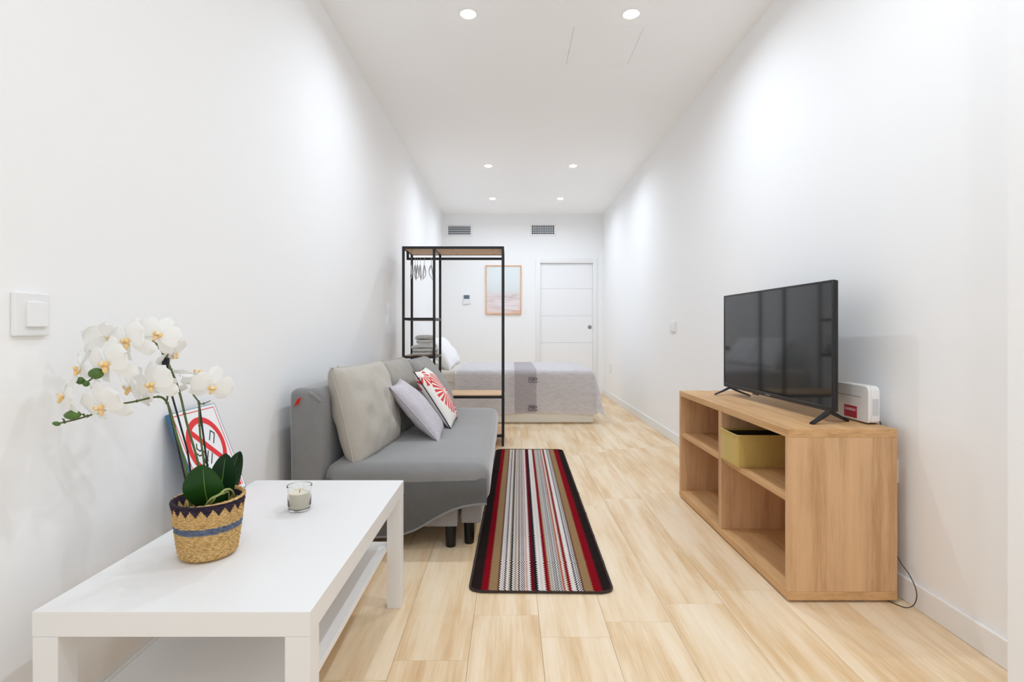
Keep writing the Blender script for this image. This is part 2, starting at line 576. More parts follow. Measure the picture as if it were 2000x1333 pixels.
fl = tag(bx('floor', 'grout', None, XL - 0.1, XR + 0.1, YF - 0.1, YB + 0.1, -0.10, -0.0115, 0), 'light oak plank floor running the length of the room', 'floor', kind='structure')
pw, plen = 0.228, 1.20
pb = B(); box(pb, -pw / 2 + 0.0004, pw / 2 - 0.0004, -plen / 2 + 0.0004, plen / 2 - 0.0004, -0.0115, 0.0, 0.0004, 1)
plank_me = emesh('plank', pb, 'plank', False)
offs = [0.0, 0.43, 0.85, 0.22, 0.64, 1.05, 0.33, 0.76, 0.1, 0.55, 0.95, 0.28, 0.7]
cols = []
x = -0.127
while x - pw > XL - pw + 0.001: x -= pw
ci = 0
half = {}
while x < XR:
    x0, x1 = max(x, XL), min(x + pw, XR)
    y = YF - offs[(ci * 5) % 13]
    if abs(x + 0.127) < 1e-4: y = 1.844 - plen * 4
    while y < YB:
        y0, y1 = max(y, YF), min(y + plen, YB)
        if y1 - y0 > 0.02 and x1 - x0 > 0.01:
            if x1 - x0 > pw - 1e-4 and y1 - y0 > plen - 1e-4:
                me = plank_me
                o = bpy.data.objects.new('plank', me)
            else:
                b = B(); box(b, -(x1 - x0) / 2 + 0.0004, (x1 - x0) / 2 - 0.0004, -(y1 - y0) / 2 + 0.0004, (y1 - y0) / 2 - 0.0004, -0.0115, 0, 0.0004, 1)
                o = bpy.data.objects.new('plank', emesh('plank', b, 'plank', False))
            COL.objects.link(o)
            o.parent = fl
            o.matrix_parent_inverse = Matrix.Translation(-fl.location)
            o.location = ((x0 + x1) / 2, (y0 + y1) / 2, 0)
        y += plen
    x += pw; ci += 1

def structure(name, mat, label, cat, *a, bev=0.0):
    return tag(bx(name, mat, None, *a, bev=bev), label, cat, kind='structure')

structure('wall_left', 'wall', 'long white painted wall behind the sofa and coffee table', 'wall', XL - 0.1, XL, YF - 0.1, YB + 0.1, -0.1, H + 0.1)
structure('wall_right', 'wall', 'long white painted wall behind the television bench', 'wall', XR, XR + 0.1, YF - 0.1, YB + 0.1, -0.1, H + 0.1)
structure('trim_1', 'wall', 'white wall return at the right-hand edge of the photo', 'wall', XP, XR, YF, YP, 0.0, H)

# far wall with the door opening
DX0, DX1, DZ = 0.478, 1.313, 2.075
b = B()
box(b, XL, DX0, YB, YB + 0.12, 0, H)
box(b, DX1, XR, YB, YB + 0.12, 0, H)
box(b, DX0, DX1, YB, YB + 0.12, DZ, H)
tag(obj('wall_back', b, 'wall', origin=(0, YB, 0)), 'white end wall with the door, vents and framed picture', 'wall', kind='structure')

# unseen wall behind the camera, its window opening added to hold the fill light
b = B()
box(b, XL, -0.95, YF - 0.1, YF, 0, H); box(b, 1.15, XR, YF - 0.1, YF, 0, H)
box(b, -0.95, 1.15, YF - 0.1, YF, 2.55, H); box(b, -0.95, 1.15, YF - 0.1, YF, 0, 0.15)
tag(obj('wall_front', b, 'wall', origin=(0, YF, 0)), 'white wall with an added window opening behind the viewpoint', 'wall', kind='structure')

# ceiling, with a hatch recess
HX0, HX1, HY0, HY1 = 0.389, 0.815, 3.17, 3.62
b = B()
box(b, XL, HX0, YF, YB, H, H + 0.1); box(b, HX1, XR, YF, YB, H, H + 0.1)
box(b, HX0, HX1, YF, HY0, H, H + 0.1); box(b, HX0, HX1, HY1, YB, H, H + 0.1)
ceil = tag(obj('ceiling', b, 'ceiling', origin=(0, 3, H)), 'flat white ceiling with recessed lamps and a square hatch', 'ceiling', kind='structure')
hatch = thing('ceiling_hatch', 'square flush white access hatch in the ceiling beside a lamp', 'hatch', ((HX0 + HX1) / 2, (HY0 + HY1) / 2, H))
bx('panel', 'ceiling', hatch, HX0 + 0.0022, HX1 - 0.0018, HY0 + 0.001, HY1 - 0.001, H + 0.0, H + 0.02, 0.001)
b = B(); box(b, HX0, HX1, HY0, HY1, H + 0.02, H + 0.03)
obj('backing', b, 'seam_dark', hatch)

# baseboards
def baseboard(name, label, x0, x1, y0, y1):
    structure(name, 'trim', label, 'baseboard', x0, x1, y0, y1, 0, 0.088, bev=0.004)
baseboard('baseboard_right', 'white baseboard along the wall behind the television bench', XR - 0.013, XR, YP, YB)
baseboard('baseboard_left', 'white baseboard along the wall behind the sofa', XL, XL + 0.013, YF, YB)
baseboard('baseboard_back', 'white baseboard along the end wall beside the bed', XL + 0.013, DX0 - 0.075, YB - 0.013, YB)

# the sliding door at the far end
d = thing('door_1', 'white flush sliding door with grooves in the end wall', 'door', ((DX0 + DX1) / 2, YB, 0), kind='structure')
b = B()
box(b, DX0 - 0.072, DX0, YB - 0.012, YB + 0.0, 0, DZ + 0.072, 0.003)
box(b, DX1, DX1 + 0.072, YB - 0.012, YB + 0.0, 0, DZ + 0.072, 0.003)
box(b, DX0, DX1, YB - 0.012, YB + 0.0, DZ, DZ + 0.072, 0.003)
obj('door_frame', b, 'trim', d)
zs = [0.0, 0.812, 1.240, 1.672, DZ - 0.004]
b = B()
box(b, DX0, DX1, YB + 0.05, YB + 0.085, 0, DZ)
leaf = obj('door_backing', b, 'trim', d)
for i in range(4):
    bx('door_panel', 'door', d, DX0 + 0.002, DX1 - 0.002, YB + 0.03, YB + 0.052, zs[i] + 0.001, zs[i + 1] - 0.001, 0.0015)
b = B()
lathe(b, [(0.0, -0.002), (0.020, -0.002), (0.022, -0.004), (0.030, -0.004), (0.031, 0.0), (0.031, 0.004)], 24, (1.268, YB + 0.0295, 1.060), 'Y', cap0=False)
obj('door_pull', b, 'steel', d)

# unseen window frame, added around the fill light behind the viewpoint
w = thing('added_window_1', 'white window frame added around the fill light behind the viewpoint', 'window', (0.1, YF - 0.06, 0.15), kind='structure')
b = B()
for xx in (-0.95, 0.07, 1.11):
    box(b, xx, xx + 0.04, YF - 0.09, YF - 0.04, 0.15, 2.55, 0.004)
box(b, -0.91, 1.11, YF - 0.09, YF - 0.04, 0.15, 0.19); box(b, -0.91, 1.11, YF - 0.09, YF - 0.04, 2.51, 2.55)
obj('added_window_frame', b, 'trim', w)

# ------------------------------------------------------------------ recessed ceiling lamps
def downlight(x, y, label, row):
    t = thing('ceiling_downlight', label, 'ceiling light', (x, y, H), 'recessed ceiling downlights')
    b = B()
    lathe(b, [(0.040, 0.004), (0.040, -0.003), (0.050, -0.004), (0.053, -0.001), (0.053, 0.004)], 32, (x, y, H), cap0=False, cap1=False)
    obj('trim_ring', b, 'trim', t)
    b = B(); lathe(b, [(0.0400, 0.002), (0.0395, -0.002), (0.033, -0.008), (0.018, -0.0115), (0.0, -0.012)], 32, (x, y, H), cap0=True, cap1=False)
    obj('diffuser', b, 'emit', t)
    area('downlight_lamp', (0, 0, -0.0135), (0, 0, 0), 0.07, 0.07, SPOT_POWER[row], SPOT_COLOR, 'DISK', math.radians(165), parent=t)
    return t
for y, row in ((3.04, 'nearest'), (5.84, 'middle'), (7.29, 'farthest')):
    for x, side in ((-0.243, 'left'), (0.705, 'right')):
        downlight(x, y, 'round recessed ceiling lamp, %s one of the %s pair' % (side, row), row)
# the same lamps go on behind the viewpoint
downlight(0.705, 1.60, 'round recessed ceiling lamp out of view above the bench end', 'overhead')
for x, side in ((-0.243, 'left'), (0.705, 'right')):
    downlight(x, 0.16, 'round recessed ceiling lamp out of view, %s one above the viewpoint' % side, 'behind')

# ------------------------------------------------------------------ coffee table
TX0, TX1, TY0, TY1, TZ = -0.943, -0.394, 1.030, 1.936, 0.45
t = thing('coffee_table', 'white rectangular coffee table with lower shelf beside the sofa', 'coffee table', ((TX0 + TX1) / 2, (TY0 + TY1) / 2, 0))
bx('tabletop', 'table', t, TX0, TX1, TY0, TY1, TZ - 0.05, TZ, 0.0012, 2)
for xx in (TX0 + 0.0005, TX1 - 0.0505):
    for yy in (TY0 + 0.0005, TY1 - 0.0505):
        bx('leg', 'table', t, xx, xx + 0.05, yy, yy + 0.05, 0, TZ - 0.0503, 0.0012, 2)
bx('shelf', 'table', t, TX0 + 0.051, TX1 - 0.051, TY0 + 0.004, TY1 - 0.004, 0.207, 0.224, 0.0012, 2)

# ------------------------------------------------------------------ candle
cx, cy = -0.652, 1.618
t = thing('candle', 'cream candle in a small clear glass on the coffee table', 'candle', (cx, cy, TZ))
b = B()
lathe(b, [(0.0, 0.0005), (0.029, 0.0005), (0.032, 0.003), (0.0345, 0.02), (0.0355, 0.068), (0.0372, 0.074), (0.0368, 0.0765), (0.0345, 0.0758), (0.0332, 0.066), (0.0322, 0.012), (0.029, 0.007), (0.0, 0.006)], 48, (cx, cy, TZ), cap0=False, cap1=False)
obj('glass_cup', b, 'glass', t, angle=60)
b = B()
lathe(b, [(0.0, 0.0072), (0.0285, 0.0078), (0.0316, 0.013), (0.0326, 0.052), (0.0310, 0.0545), (0.004, 0.0535), (0, 0.0535)], 40, (cx, cy, TZ), cap0=False, cap1=False)
obj('wax', b, 'wax', t)
b = B(); tube(b, [(cx, cy, TZ + 0.053), (cx + 0.0005, cy, TZ + 0.058), (cx + 0.002, cy, TZ + 0.0615)], 0.0012, 6)
obj('wick', b, 'wick', t)

# ------------------------------------------------------------------ no-smoking sign leaning on the wall
SY0, SY1 = 1.60, 1.85
bot = Vector((-0.9315, 0, TZ + 0.0005)); top = Vector((-1.046, 0, 0.748))
upv = (top - bot).normalized(); hgt = (top - bot).length
nrm = Vector((upv.z, 0, -upv.x))
t = thing('no_smoking_sign', 'white no smoking sign with blue edge leaning against the wall', 'sign', (-0.935, (SY0 + SY1) / 2, TZ))
SM = Matrix(((0, upv.x, nrm.x, bot.x), (1, 0, 0, SY0), (0, upv.z, nrm.z, bot.z), (0, 0, 0, 1)))
SW = SY1 - SY0
def sgn(name, mat, fn, parent=t):
    b = B(); fn(b)
    bmesh.ops.transform(b, matrix=SM, verts=b.verts)
    return obj(name, b, mat, parent, False)
sgn('board', 'sign_blue', lambda b: box(b, 0, SW, 0.0035, hgt, -0.014, 0.0, 0.001, 1))
face = sgn('face', 'sign_white', lambda b: box(b, 0.002, SW - 0.005, 0.006, hgt - 0.002, -0.001, 0.0008))
def ring(b, cx, cy, r0, r1, z0, z1, n=48, ky=1.0):
    vs = []
    for k in range(n):
        a = 2 * PI * k / n
        c, s = math.cos(a), math.sin(a) * ky
        vs.append([b.verts.new((cx + r * c, cy + r * s, z)) for r, z in ((r0, z0), (r1, z0), (r1, z1), (r0, z1))])
    for k in range(n):
        p, q = vs[k], vs[(k + 1) % n]
        for i in range(4):
            b.faces.new((p[i], q[i], q[(i + 1) % 4], p[(i + 1) % 4]))
def strip(b, pts, w, z0, z1):
    for (ax, ay), (bx_, by) in zip(pts[:-1], pts[1:]):
        d = Vector((bx_ - ax, by - ay, 0)); L = d.length
        if L < 1e-6: continue
        box(b, -w / 2, L + w / 2, -w / 2, w / 2, z0, z1)
        vs = b.verts[-8:]
        b.verts.ensure_lookup_table()
        vs = [b.verts[i] for i in range(len(b.verts) - 8, len(b.verts))]
        bmesh.ops.transform(b, matrix=Matrix.Translation((ax, ay, 0)) @ Matrix.Rotation(math.atan2(d.y, d.x), 4, 'Z'), verts=vs)
        b.verts.ensure_lookup_table()
CXs, CYs, RR = 0.122, 0.187, 0.099
def border(b):
    z0, z1 = 0.0006, 0.0012
    strip(b, [(0.012, 0.02), (0.012, hgt - 0.012), (SW - 0.018, hgt - 0.012), (SW - 0.018, 0.02)], 0.0028, z0, z1)
sgn('border_line', 'sign_red', border)
def prohib(b):
    ring(b, CXs, CYs, RR - 0.020, RR, 0.0006, 0.0018)
    k = (RR - 0.012) * 0.7071
    strip(b, [(CXs - k, CYs + k * 1.0), (CXs + k, CYs - k * 1.0)], 0.019, 0.0007, 0.0019)
sgn('prohibition_ring', 'sign_red', prohib)
Z0, Z1 = 0.0007, 0.0014
sgn('cigarette_end', 'sign_black', lambda b: strip(b, [(CXs + 0.022, CYs + 0.016), (CXs + 0.044, CYs + 0.044), (CXs + 0.060, CYs + 0.032), (CXs + 0.038, CYs + 0.002)], 0.0042, Z0, Z1))
for pts in ([(CXs - 0.006, CYs - 0.018), (CXs - 0.028, CYs - 0.046)], [(CXs + 0.010, CYs - 0.030), (CXs - 0.012, CYs - 0.058)]):
    sgn('cigarette_line', 'sign_black', lambda b: strip(b, pts, 0.0042, Z0, Z1))
for pts in ([(CXs - 0.050, CYs + 0.016), (CXs - 0.056, CYs + 0.002), (CXs - 0.046, CYs - 0.008), (CXs - 0.034, CYs - 0.006), (CXs - 0.026, CYs - 0.016), (CXs - 0.030, CYs - 0.034), (CXs - 0.024, CYs - 0.046)],
            [(CXs - 0.066, CYs - 0.010), (CXs - 0.056, CYs - 0.022), (CXs - 0.044, CYs - 0.022), (CXs - 0.038, CYs - 0.036), (CXs - 0.040, CYs - 0.050), (CXs - 0.032, CYs - 0.060)]):
    sgn('smoke_line', 'sign_black', lambda b: strip(b, pts, 0.0042, Z0, Z1))
sgn('red_bar', 'sign_red', lambda b: box(b, 0.02, SW - 0.026, 0.020, 0.074, 0.0006, 0.0014))

# ------------------------------------------------------------------ potted orchid
def PX(px, py, Y):                 # a point of the plant measured at its distance Y
    return Vector(((px - 996) / 1020 * Y, Y, 1.005 - (py - 646) / 1020 * Y))
OX, OY = -0.748, 1.297
orch = thing('potted_orchid', 'white artificial orchid in a woven straw basket with blue band', 'potted plant', (OX, OY, TZ))
b = B()
NR, NS = 26, 112
prof = []
for i in range(NR + 1):
    z = 0.002 + 0.138 * i / NR
    r = 0.0615 + 0.0185 * (z / 0.14) ** 0.8
    if i == 0: r -= 0.006
    prof.append((r, z))
rings = []
for sgn_, rows in ((0, prof),):
    for i, (r, z) in enumerate(rows):
        for sub in (0, 1):
            if i == NR and sub: break
            ringv = []
            for k in range(NS):
                a = 2 * PI * k / NS
                bulge = 0.0022 if sub else 0.0
                rr = r + bulge + 0.0012 * math.sin(a * NS / 4 + i * PI) * (1 if sub else 0.3)
                zz = z + (0.138 / NR / 2 if sub else 0) + 0.0009 * math.sin(a * NS / 4 + i * 1.7) + 0.004 * math.sin(a + 0.7) * z / 0.14
                rs = 1 + 0.03 * math.cos(2 * a + 0.6) * z / 0.14
                ringv.append(b.verts.new((rr * rs * math.cos(a), rr * rs * math.sin(a), zz)))
            rings.append(ringv)
# rim roll and inner wall
for dr, z in ((0.003, 0.1415), (0.001, 0.1455), (-0.003, 0.1455), (-0.006, 0.141), (-0.009, 0.10), (-0.013, 0.03)):
    ringv = []
    for k in range(NS):
        a = 2 * PI * k / NS
        zq = min(z, 0.1418)
        r = 0.0615 + 0.0185 * (min(z, 0.14) / 0.14) ** 0.8 + dr
        rs = 1 + 0.03 * math.cos(2 * a + 0.6) * min(1, z / 0.14)
        ringv.append(b.verts.new((r * rs * math.cos(a), r * rs * math.sin(a), z + 0.004 * math.sin(a + 0.7) * min(1, z / 0.14) + 0.0006 * math.sin(a * 28))))
    rings.append(ringv)
for i in range(len(rings) - 1):
    for k in range(NS):
        b.faces.new((rings[i][k], rings[i][(k + 1) % NS], rings[i + 1][(k + 1) % NS], rings[i + 1][k]))
b.faces.new(list(reversed(rings[0]))); b.faces.new(rings[-1])
me = emesh('basket', b, 'basket', True, 60)
bas = inst('basket', me, orch, Matrix.Identity(4))
b = B()
lathe(b, [(0.064, 0.088), (0.060, 0.096), (0.045, 0.100), (0.0, 0.103)], 28, (0, 0, 0), cap0=True, cap1=False)
for v in b.verts: v.co.z += 0.006 * noise.noise(v.co * 60)
inst('soil', emesh('soil', b, 'soil'), orch, Matrix.Identity(4))
def opart(name, b, mat, parent=orch):
    bmesh.ops.transform(b, matrix=Matrix.Translation((-OX, -OY, -TZ)), verts=b.verts)
    return inst(name, emesh(name, b, mat, True, 50), parent, Matrix.Identity(4))

# leaves
def leaf_mesh(base, tip, side, wmax, fold, nrm_up, bend, mat):
    base, tip = Vector(base), Vector(tip)
    ax = tip - base; L = ax.length; ax.normalize()
    sd = Vector(side).normalized(); sd = (sd - ax * sd.dot(ax)).normalized()
    nm = ax.cross(sd)
    if nm.dot(Vector(nrm_up)) < 0: nm = -nm
    def f(u, v):
        w = wmax * (math.sin(PI * min(1, u * 0.93 + 0.07)) ** 0.55) * (1.0 if u < 0.97 else 0.6)
        if u > 0.999: w = 0.004
        s = (v - 0.5) * 2
        off = bend * (u - 0.0) * (1 - u) * 4
        return base + ax * (L * u) + sd * (w * 0.5 * s) + nm * (off - fold * (1 - abs(s)) * w * 0.5)
    b = B(); grid(b, f, 20, 10)
    r = bmesh.ops.solidify(b, geom=list(b.faces), thickness=0.0018)
    lf = opart('leaf', b, mat)
    b = B()
    tube(b, [f(u, 0.5) + nm * -0.0001 * 0 for u in [i / 14 * 0.9 for i in range(15)]], [0.0022 * (1 - i / 18) for i in range(15)], 6)
    opart('midrib', b, 'midrib', lf)
leaf_mesh(PX(408, 992, 1.285), PX(396, 908, 1.225), (1, 0.1, 0.1), 0.094, 0.12, (0, -1, 0.2), 0.012, 'orchid_leaf')
leaf_mesh(PX(428, 985, 1.335), PX(441, 886, 1.335), (0.8, 0.35, 0.25), 0.062, 0.2, (0.3, -1, 0.2), 0.012, 'leaf_dark')
leaf_mesh(PX(438, 985, 1.36), PX(469, 882, 1.40), (0.55, 0.5, -0.1), 0.050, 0.2, (0.4, -1, 0.2), -0.014, 'leaf_dark')
# aerial roots
for pts in ([(402, 987, 1.245), (413, 974, 1.235), (428, 967, 1.235), (440, 957, 1.25), (452, 958, 1.29), (458, 972, 1.31)],
            [(405, 990, 1.25), (417, 978, 1.245), (421, 970, 1.24), (436, 964, 1.25), (446, 962, 1.29), (447, 978, 1.3)]):
    b = B(); tube(b, spline([PX(*p) for p in pts], 5), 0.0026, 7); opart('aerial_root', b, 'root')
# stems and support sticks
def stem(pts, r0, r1, name='stem', mat='stem', parent=orch):
    P = spline([PX(*p) for p in pts], 6)
    b = B(); n = len(P)
    tube(b, P, [r0 + (r1 - r0) * i / (n - 1) for i in range(n)], 8)
    if name == 'stem':
        for i in range(5, n - 2, 9):
            c = P[i]; lathe_ring = [(0, -0.004), (r0 * 1.35, -0.001), (r0 * 1.35, 0.001), (0, 0.004)]
            lathe(b, lathe_ring, 8, c, cap0=False, cap1=False)
    return opart(name, b, mat, parent)
s1 = stem([(372, 990, 1.30), (362, 910, 1.30), (345, 850, 1.295), (333, 805, 1.29), (325, 785, 1.285), (314, 776, 1.27), (296, 777, 1.25), (262, 785, 1.22), (235, 790, 1.20), (200, 803, 1.18), (165, 815, 1.165), (135, 823, 1.16), (112, 828, 1.16)], 0.0032, 0.0018)
s2 = stem([(390, 990, 1.32), (388, 912, 1.32), (366, 832, 1.315), (350, 765, 1.31), (331, 715, 1.305), (317, 688, 1.30), (300, 668, 1.27), (270, 665, 1.24), (235, 684, 1.21), (208, 712, 1.19), (190, 730, 1.18), (172, 745, 1.175), (158, 744, 1.175)], 0.0030, 0.0016)
s3 = stem([(402, 990, 1.34), (399, 910, 1.34), (391, 850, 1.345), (389, 800, 1.35), (388, 786, 1.35), (377, 770, 1.34), (374, 756, 1.335), (384, 748, 1.335), (400, 742, 1.34)], 0.0028, 0.0015)
stem([(316, 692, 1.30), (328, 688, 1.30), (335, 676, 1.30), (331, 664, 1.295)], 0.0018, 0.0014, 'stem')
stem([(320, 700, 1.30), (327, 695, 1.3), (329, 689, 1.3)], 0.0016, 0.0012, 'stem')
stem([(326, 783, 1.285), (327, 772, 1.28), (322, 762, 1.275)], 0.0022, 0.0014, 'stem')
stem([(390, 790, 1.35), (400, 788, 1.345), (411, 783, 1.34)], 0.0014, 0.001, 'stem')
stem([(128, 825, 1.16), (124, 820, 1.16), (121, 818, 1.16)], 0.0012, 0.001, 'stem')
stem([(166, 815, 1.165), (163, 810, 1.16), (157, 810, 1.16), (150, 812, 1.158)], 0.0016, 0.0013, 'stem')
for pts in ([(375, 992, 1.31), (327, 786, 1.30)], [(383, 992, 1.33), (366, 880, 1.325), (334, 766, 1.315), (328, 720, 1.31), (322, 698, 1.308)], [(416, 992, 1.345), (388, 783, 1.352)]):
    b = B(); tube(b, [PX(*p) for p in pts], 0.0024, 8); opart('support_stick', b, 'black_plastic')
b = B(); box(b, -0.005, 0.012, -0.004, 0.004, -0.009, 0.009, 0.002)
bmesh.ops.transform(b, matrix=Matrix.Translation(PX(321, 706, 1.304)), verts=b.verts); opart('stem_clip', b, 'black_plastic')
b = B(); tube(b, [PX(309, 708, 1.30), PX(323, 706, 1.304)], 0.0012, 6); opart('stem_clip', b, 'black_plastic')

# flowers: petals along local +Y, flower faces local +Z
def petal_me(length, width, cup, ruff, name, mat='petal'):
    def f(u, v):
        s = (v - 0.5) * 2
        w = width * 1.28 * ((0.03 + u) ** 0.62) * math.sqrt(max(0.0, 1 - u ** 3.2)) + 0.003
        y = 0.004 + length * u
        z = cup * (u * u) * length + 0.18 * width * s * s * (0.4 - u) + ruff * math.sin(u * 7 + s * 2) * abs(s)
        return (w * 0.5 * s, y - 0.10 * length * s * s * u, z)
    b = B(); grid(b, f, 9, 8)
    bmesh.ops.remove_doubles(b, verts=b.verts, dist=0.0004)
    bmesh.ops.solidify(b, geom=list(b.faces), thickness=0.0008)
    return emesh(name, b, mat, True, 70)
PET = petal_me(0.052, 0.060, -0.10, 0.0018, 'petal')
SEP = petal_me(0.055, 0.036, -0.18, 0.0012, 'sepal')
def lip_me():
    b = B()
    for sx in (-1, 1):
        P = spline([(0.001 * sx, 0.002, 0.004), (0.007 * sx, 0.004, 0.012), (0.010 * sx, 0.009, 0.017), (0.006 * sx, 0.013, 0.018)], 4)
        n = len(P); tube(b, P, [0.002 + 0.0045 * math.sin(PI * i / (n - 1)) for i in range(n)], 8)
    P = spline([(0, 0, 0.003), (0, -0.005, 0.012), (0, -0.012, 0.016), (0, -0.019, 0.014)], 4); n = len(P)
    tube(b, P, [0.003 + 0.004 * math.sin(PI * (i / (n - 1)) ** 0.7) for i in range(n)], 8)
    return emesh('lip', b, 'lip', True, 80)
LIP = lip_me()
def col_me():
    b = B(); P = spline([(0, 0.001, 0.0), (0, 0.003, 0.008), (0, 0.005, 0.014)], 4); n = len(P)
    tube(b, P, [0.004 + 0.0015 * (i / n) for i in range(n)], 8)
    return emesh('column', b, 'petal_cream', True, 80)
COLM = col_me()
FLOW = [  # px, py, depth, facing vector, roll, scale
    (254, 667, 1.20, (-0.35, -0.85, -0.05), 12, 1.05),
    (309, 655, 1.255, (0.35, -0.80, 0.10), -25, 0.92),
    (213, 711, 1.155, (-0.25, -0.9, -0.12), 8, 1.08),
    (159, 722, 1.19, (-0.75, -0.55, -0.05), 30, 0.92),
    (128, 775, 1.16, (-0.60, -0.70, 0.05), -20, 0.88),
    (201, 793, 1.155, (-0.15, -0.85, -0.35), 10, 1.02),
    (299, 752, 1.235, (-0.10, -0.92, -0.05), 15, 0.98),
    (257, 757, 1.24, (-0.85, -0.35, -0.30), 40, 1.0),
    (330, 762, 1.30, (0.35, -0.3, -0.85), 0, 0.72),
    (414, 756, 1.315, (0.45, -0.75, -0.30), -15, 0.92),
    (384, 734, 1.345, (0.15, 0.35, 0.90), 20, 0.98),
    (209, 660, 1.25, (-0.4, 0.65, 0.45), 0, 0.9),
    (338, 692, 1.32, (0.75, -0.1, -0.6), 60, 0.8),
]
fi = 0
for (px, py, Y, fc, roll, sc) in FLOW:
    p = PX(px, py, Y) - Vector((OX, OY, TZ))
    z = Vector(fc).normalized()
    y = Vector((0, 0, 1)); y = (y - z * y.dot(z)).normalized()
    xx = y.cross(z)
    R = Matrix((xx, y, z)).transposed().to_4x4() @ Matrix.Rotation(math.radians(roll), 4, 'Z')
    fe = bpy.data.objects.new('flower', COLM); COL.objects.link(fe)
    fe.parent = orch
    fe.matrix_basis = Matrix.Translation(p) @ R @ Matrix.Diagonal((sc, sc, sc, 1))
    k = (fi * 7919) % 13 / 13 - 0.5
    for ang, me, tilt, lift in ((0, SEP, -6 + 10 * k, -0.001), (125, SEP, -4, -0.001), (-125, SEP, -8 + 6 * k, -0.001), (72 + 6 * k, PET, 4, 0.001), (-72 + 6 * k, PET, 6 - 8 * k, 0.0015)):
        inst('petal' if me is PET else 'sepal', me, fe, Matrix.Translation((0, 0, lift)) @ Matrix.Rotation(math.radians(ang), 4, 'Z') @ Matrix.Rotation(math.radians(tilt), 4, 'X'))
    inst('lip', LIP, fe, Matrix.Translation((0, -0.004, 0)) @ Matrix.Diagonal((0.72, 0.72, 0.72, 1)))
    fi += 1
# buds
for (px, py, Y, rx, rz, rot) in ((141, 811, 1.155, 0.019, 0.0105, -4), (187, 730, 1.15, 0.0165, 0.0125, 0), (156, 744, 1.17, 0.0095, 0.0085, 0), (168, 750, 1.168, 0.0072, 0.0066, 0), (110, 828, 1.16, 0.0095, 0.005, 10)):
    b = B()
    bmesh.ops.create_uvsphere(b, u_segments=14, v_segments=10, radius=1.0)
    for v in b.verts:
        s = 1 - 0.35 * max(0, -v.co.x) ** 2
        g = 1 - 0.10 * (abs(math.sin(1.5 * math.atan2(v.co.z, v.co.y))) < 0.25)
        v.co = Vector((v.co.x * rx, v.co.y * rz * s * g, v.co.z * rz * s * g))
    bmesh.ops.transform(b, matrix=Matrix.Translation(PX(px, py, Y)) @ Matrix.Rotation(math.radians(rot), 4, 'Y'), verts=b.verts)
    opart('bud', b, 'bud')

# ------------------------------------------------------------------ sofa
t = thing('sofa', 'charcoal grey armless sofa bed with fitted cover along the wall', 'sofa', (-0.55, 3.25, 0))
def soft(b, amp, sc, seed=0):
    bmesh.ops.recalc_face_normals(b, faces=b.faces)
    b.normal_update()
    for v in b.verts:
        v.co += v.normal * amp * noise.noise(v.co * sc + Vector((seed, 0, 0)))
def softbox(x0, x1, y0, y1, z0, z1, bev, cuts=10, amp=0.004, sc=5, puff=0.0, seed=0):
    b = B()
    box(b, x0, x1, y0, y1, z0, z1, bev, 4)
    es = [e for e in b.edges if e.calc_length() > 0.12]
    bmesh.ops.subdivide_edges(b, edges=es, cuts=cuts, use_grid_fill=True)
    if puff:
        cx, cy = (x0 + x1) / 2, (y0 + y1) / 2
        for v in b.verts:
            if v.co.z > z1 - bev * 0.3:
                u = (v.co.x - cx) / (x1 - x0) * 2; w = (v.co.y - cy) / (y1 - y0) * 2
                v.co.z += puff * max(0, (1 - u * u)) * max(0, (1 - w ** 4))
    soft(b, amp, sc, seed)
    return b
SOY0, SOY1 = 2.365, 4.16
obj('backrest', softbox(-1.003, -0.845, SOY0, SOY1, 0.10, 0.742, 0.035, 14, 0.006, 4), 'sofa', t, angle=60)
b = softbox(-0.85, -0.092, SOY0 - 0.005, SOY1 + 0.01, 0.208, 0.396, 0.062, 14, 0.003, 4, puff=0.008, seed=5)
seat = obj('seat', b, 'sofa', t, angle=60)
# fitted cover hanging down at the near end, with its curved hem
hem = [(-0.090, 0.222), (-0.15, 0.220), (-0.21, 0.210), (-0.262, 0.194), (-0.32, 0.164), (-0.375, 0.130), (-0.43, 0.098), (-0.485, 0.078), (-0.55, 0.066), (-0.65, 0.060), (-0.76, 0.060), (-0.84, 0.062)]
def hemz(x):
    for (xa, za), (xb, zb) in zip(hem[:-1], hem[1:]):
        if xb <= x <= xa: return za + (zb - za) * (x - xa) / (xb - xa)
    return hem[-1][1]
b = B()
def cov(u, v):
    x = -0.105 - u * (0.74)
    z1 = 0.335; z0 = hemz(x)
    z = z1 + (z0 - z1) * v
    bulge = 0.007 * math.sin(PI * min(1, v * 1.3)) * (1 if v < 0.77 else 0) + 0.003 * noise.noise(Vector((x * 7, z * 7, 3))) * v
    return (x, SOY0 - 0.0015 - 0.0085 * min(1, v * 4) - bulge + 0.16 * max(0, 0.205 - z), z)
grid(b, cov, 40, 14)
bmesh.ops.solidify(b, geom=list(b.faces), thickness=0.004)
cvr = obj('seat_cover', b, 'sofa', t, angle=60)
b = B(); tube(b, [Vector(cov(u / 40, 1.0)) + Vector((0, 0.0, 0.001)) for u in range(0, 41)], 0.005, 8)
obj('hem', b, 'sofa', cvr)
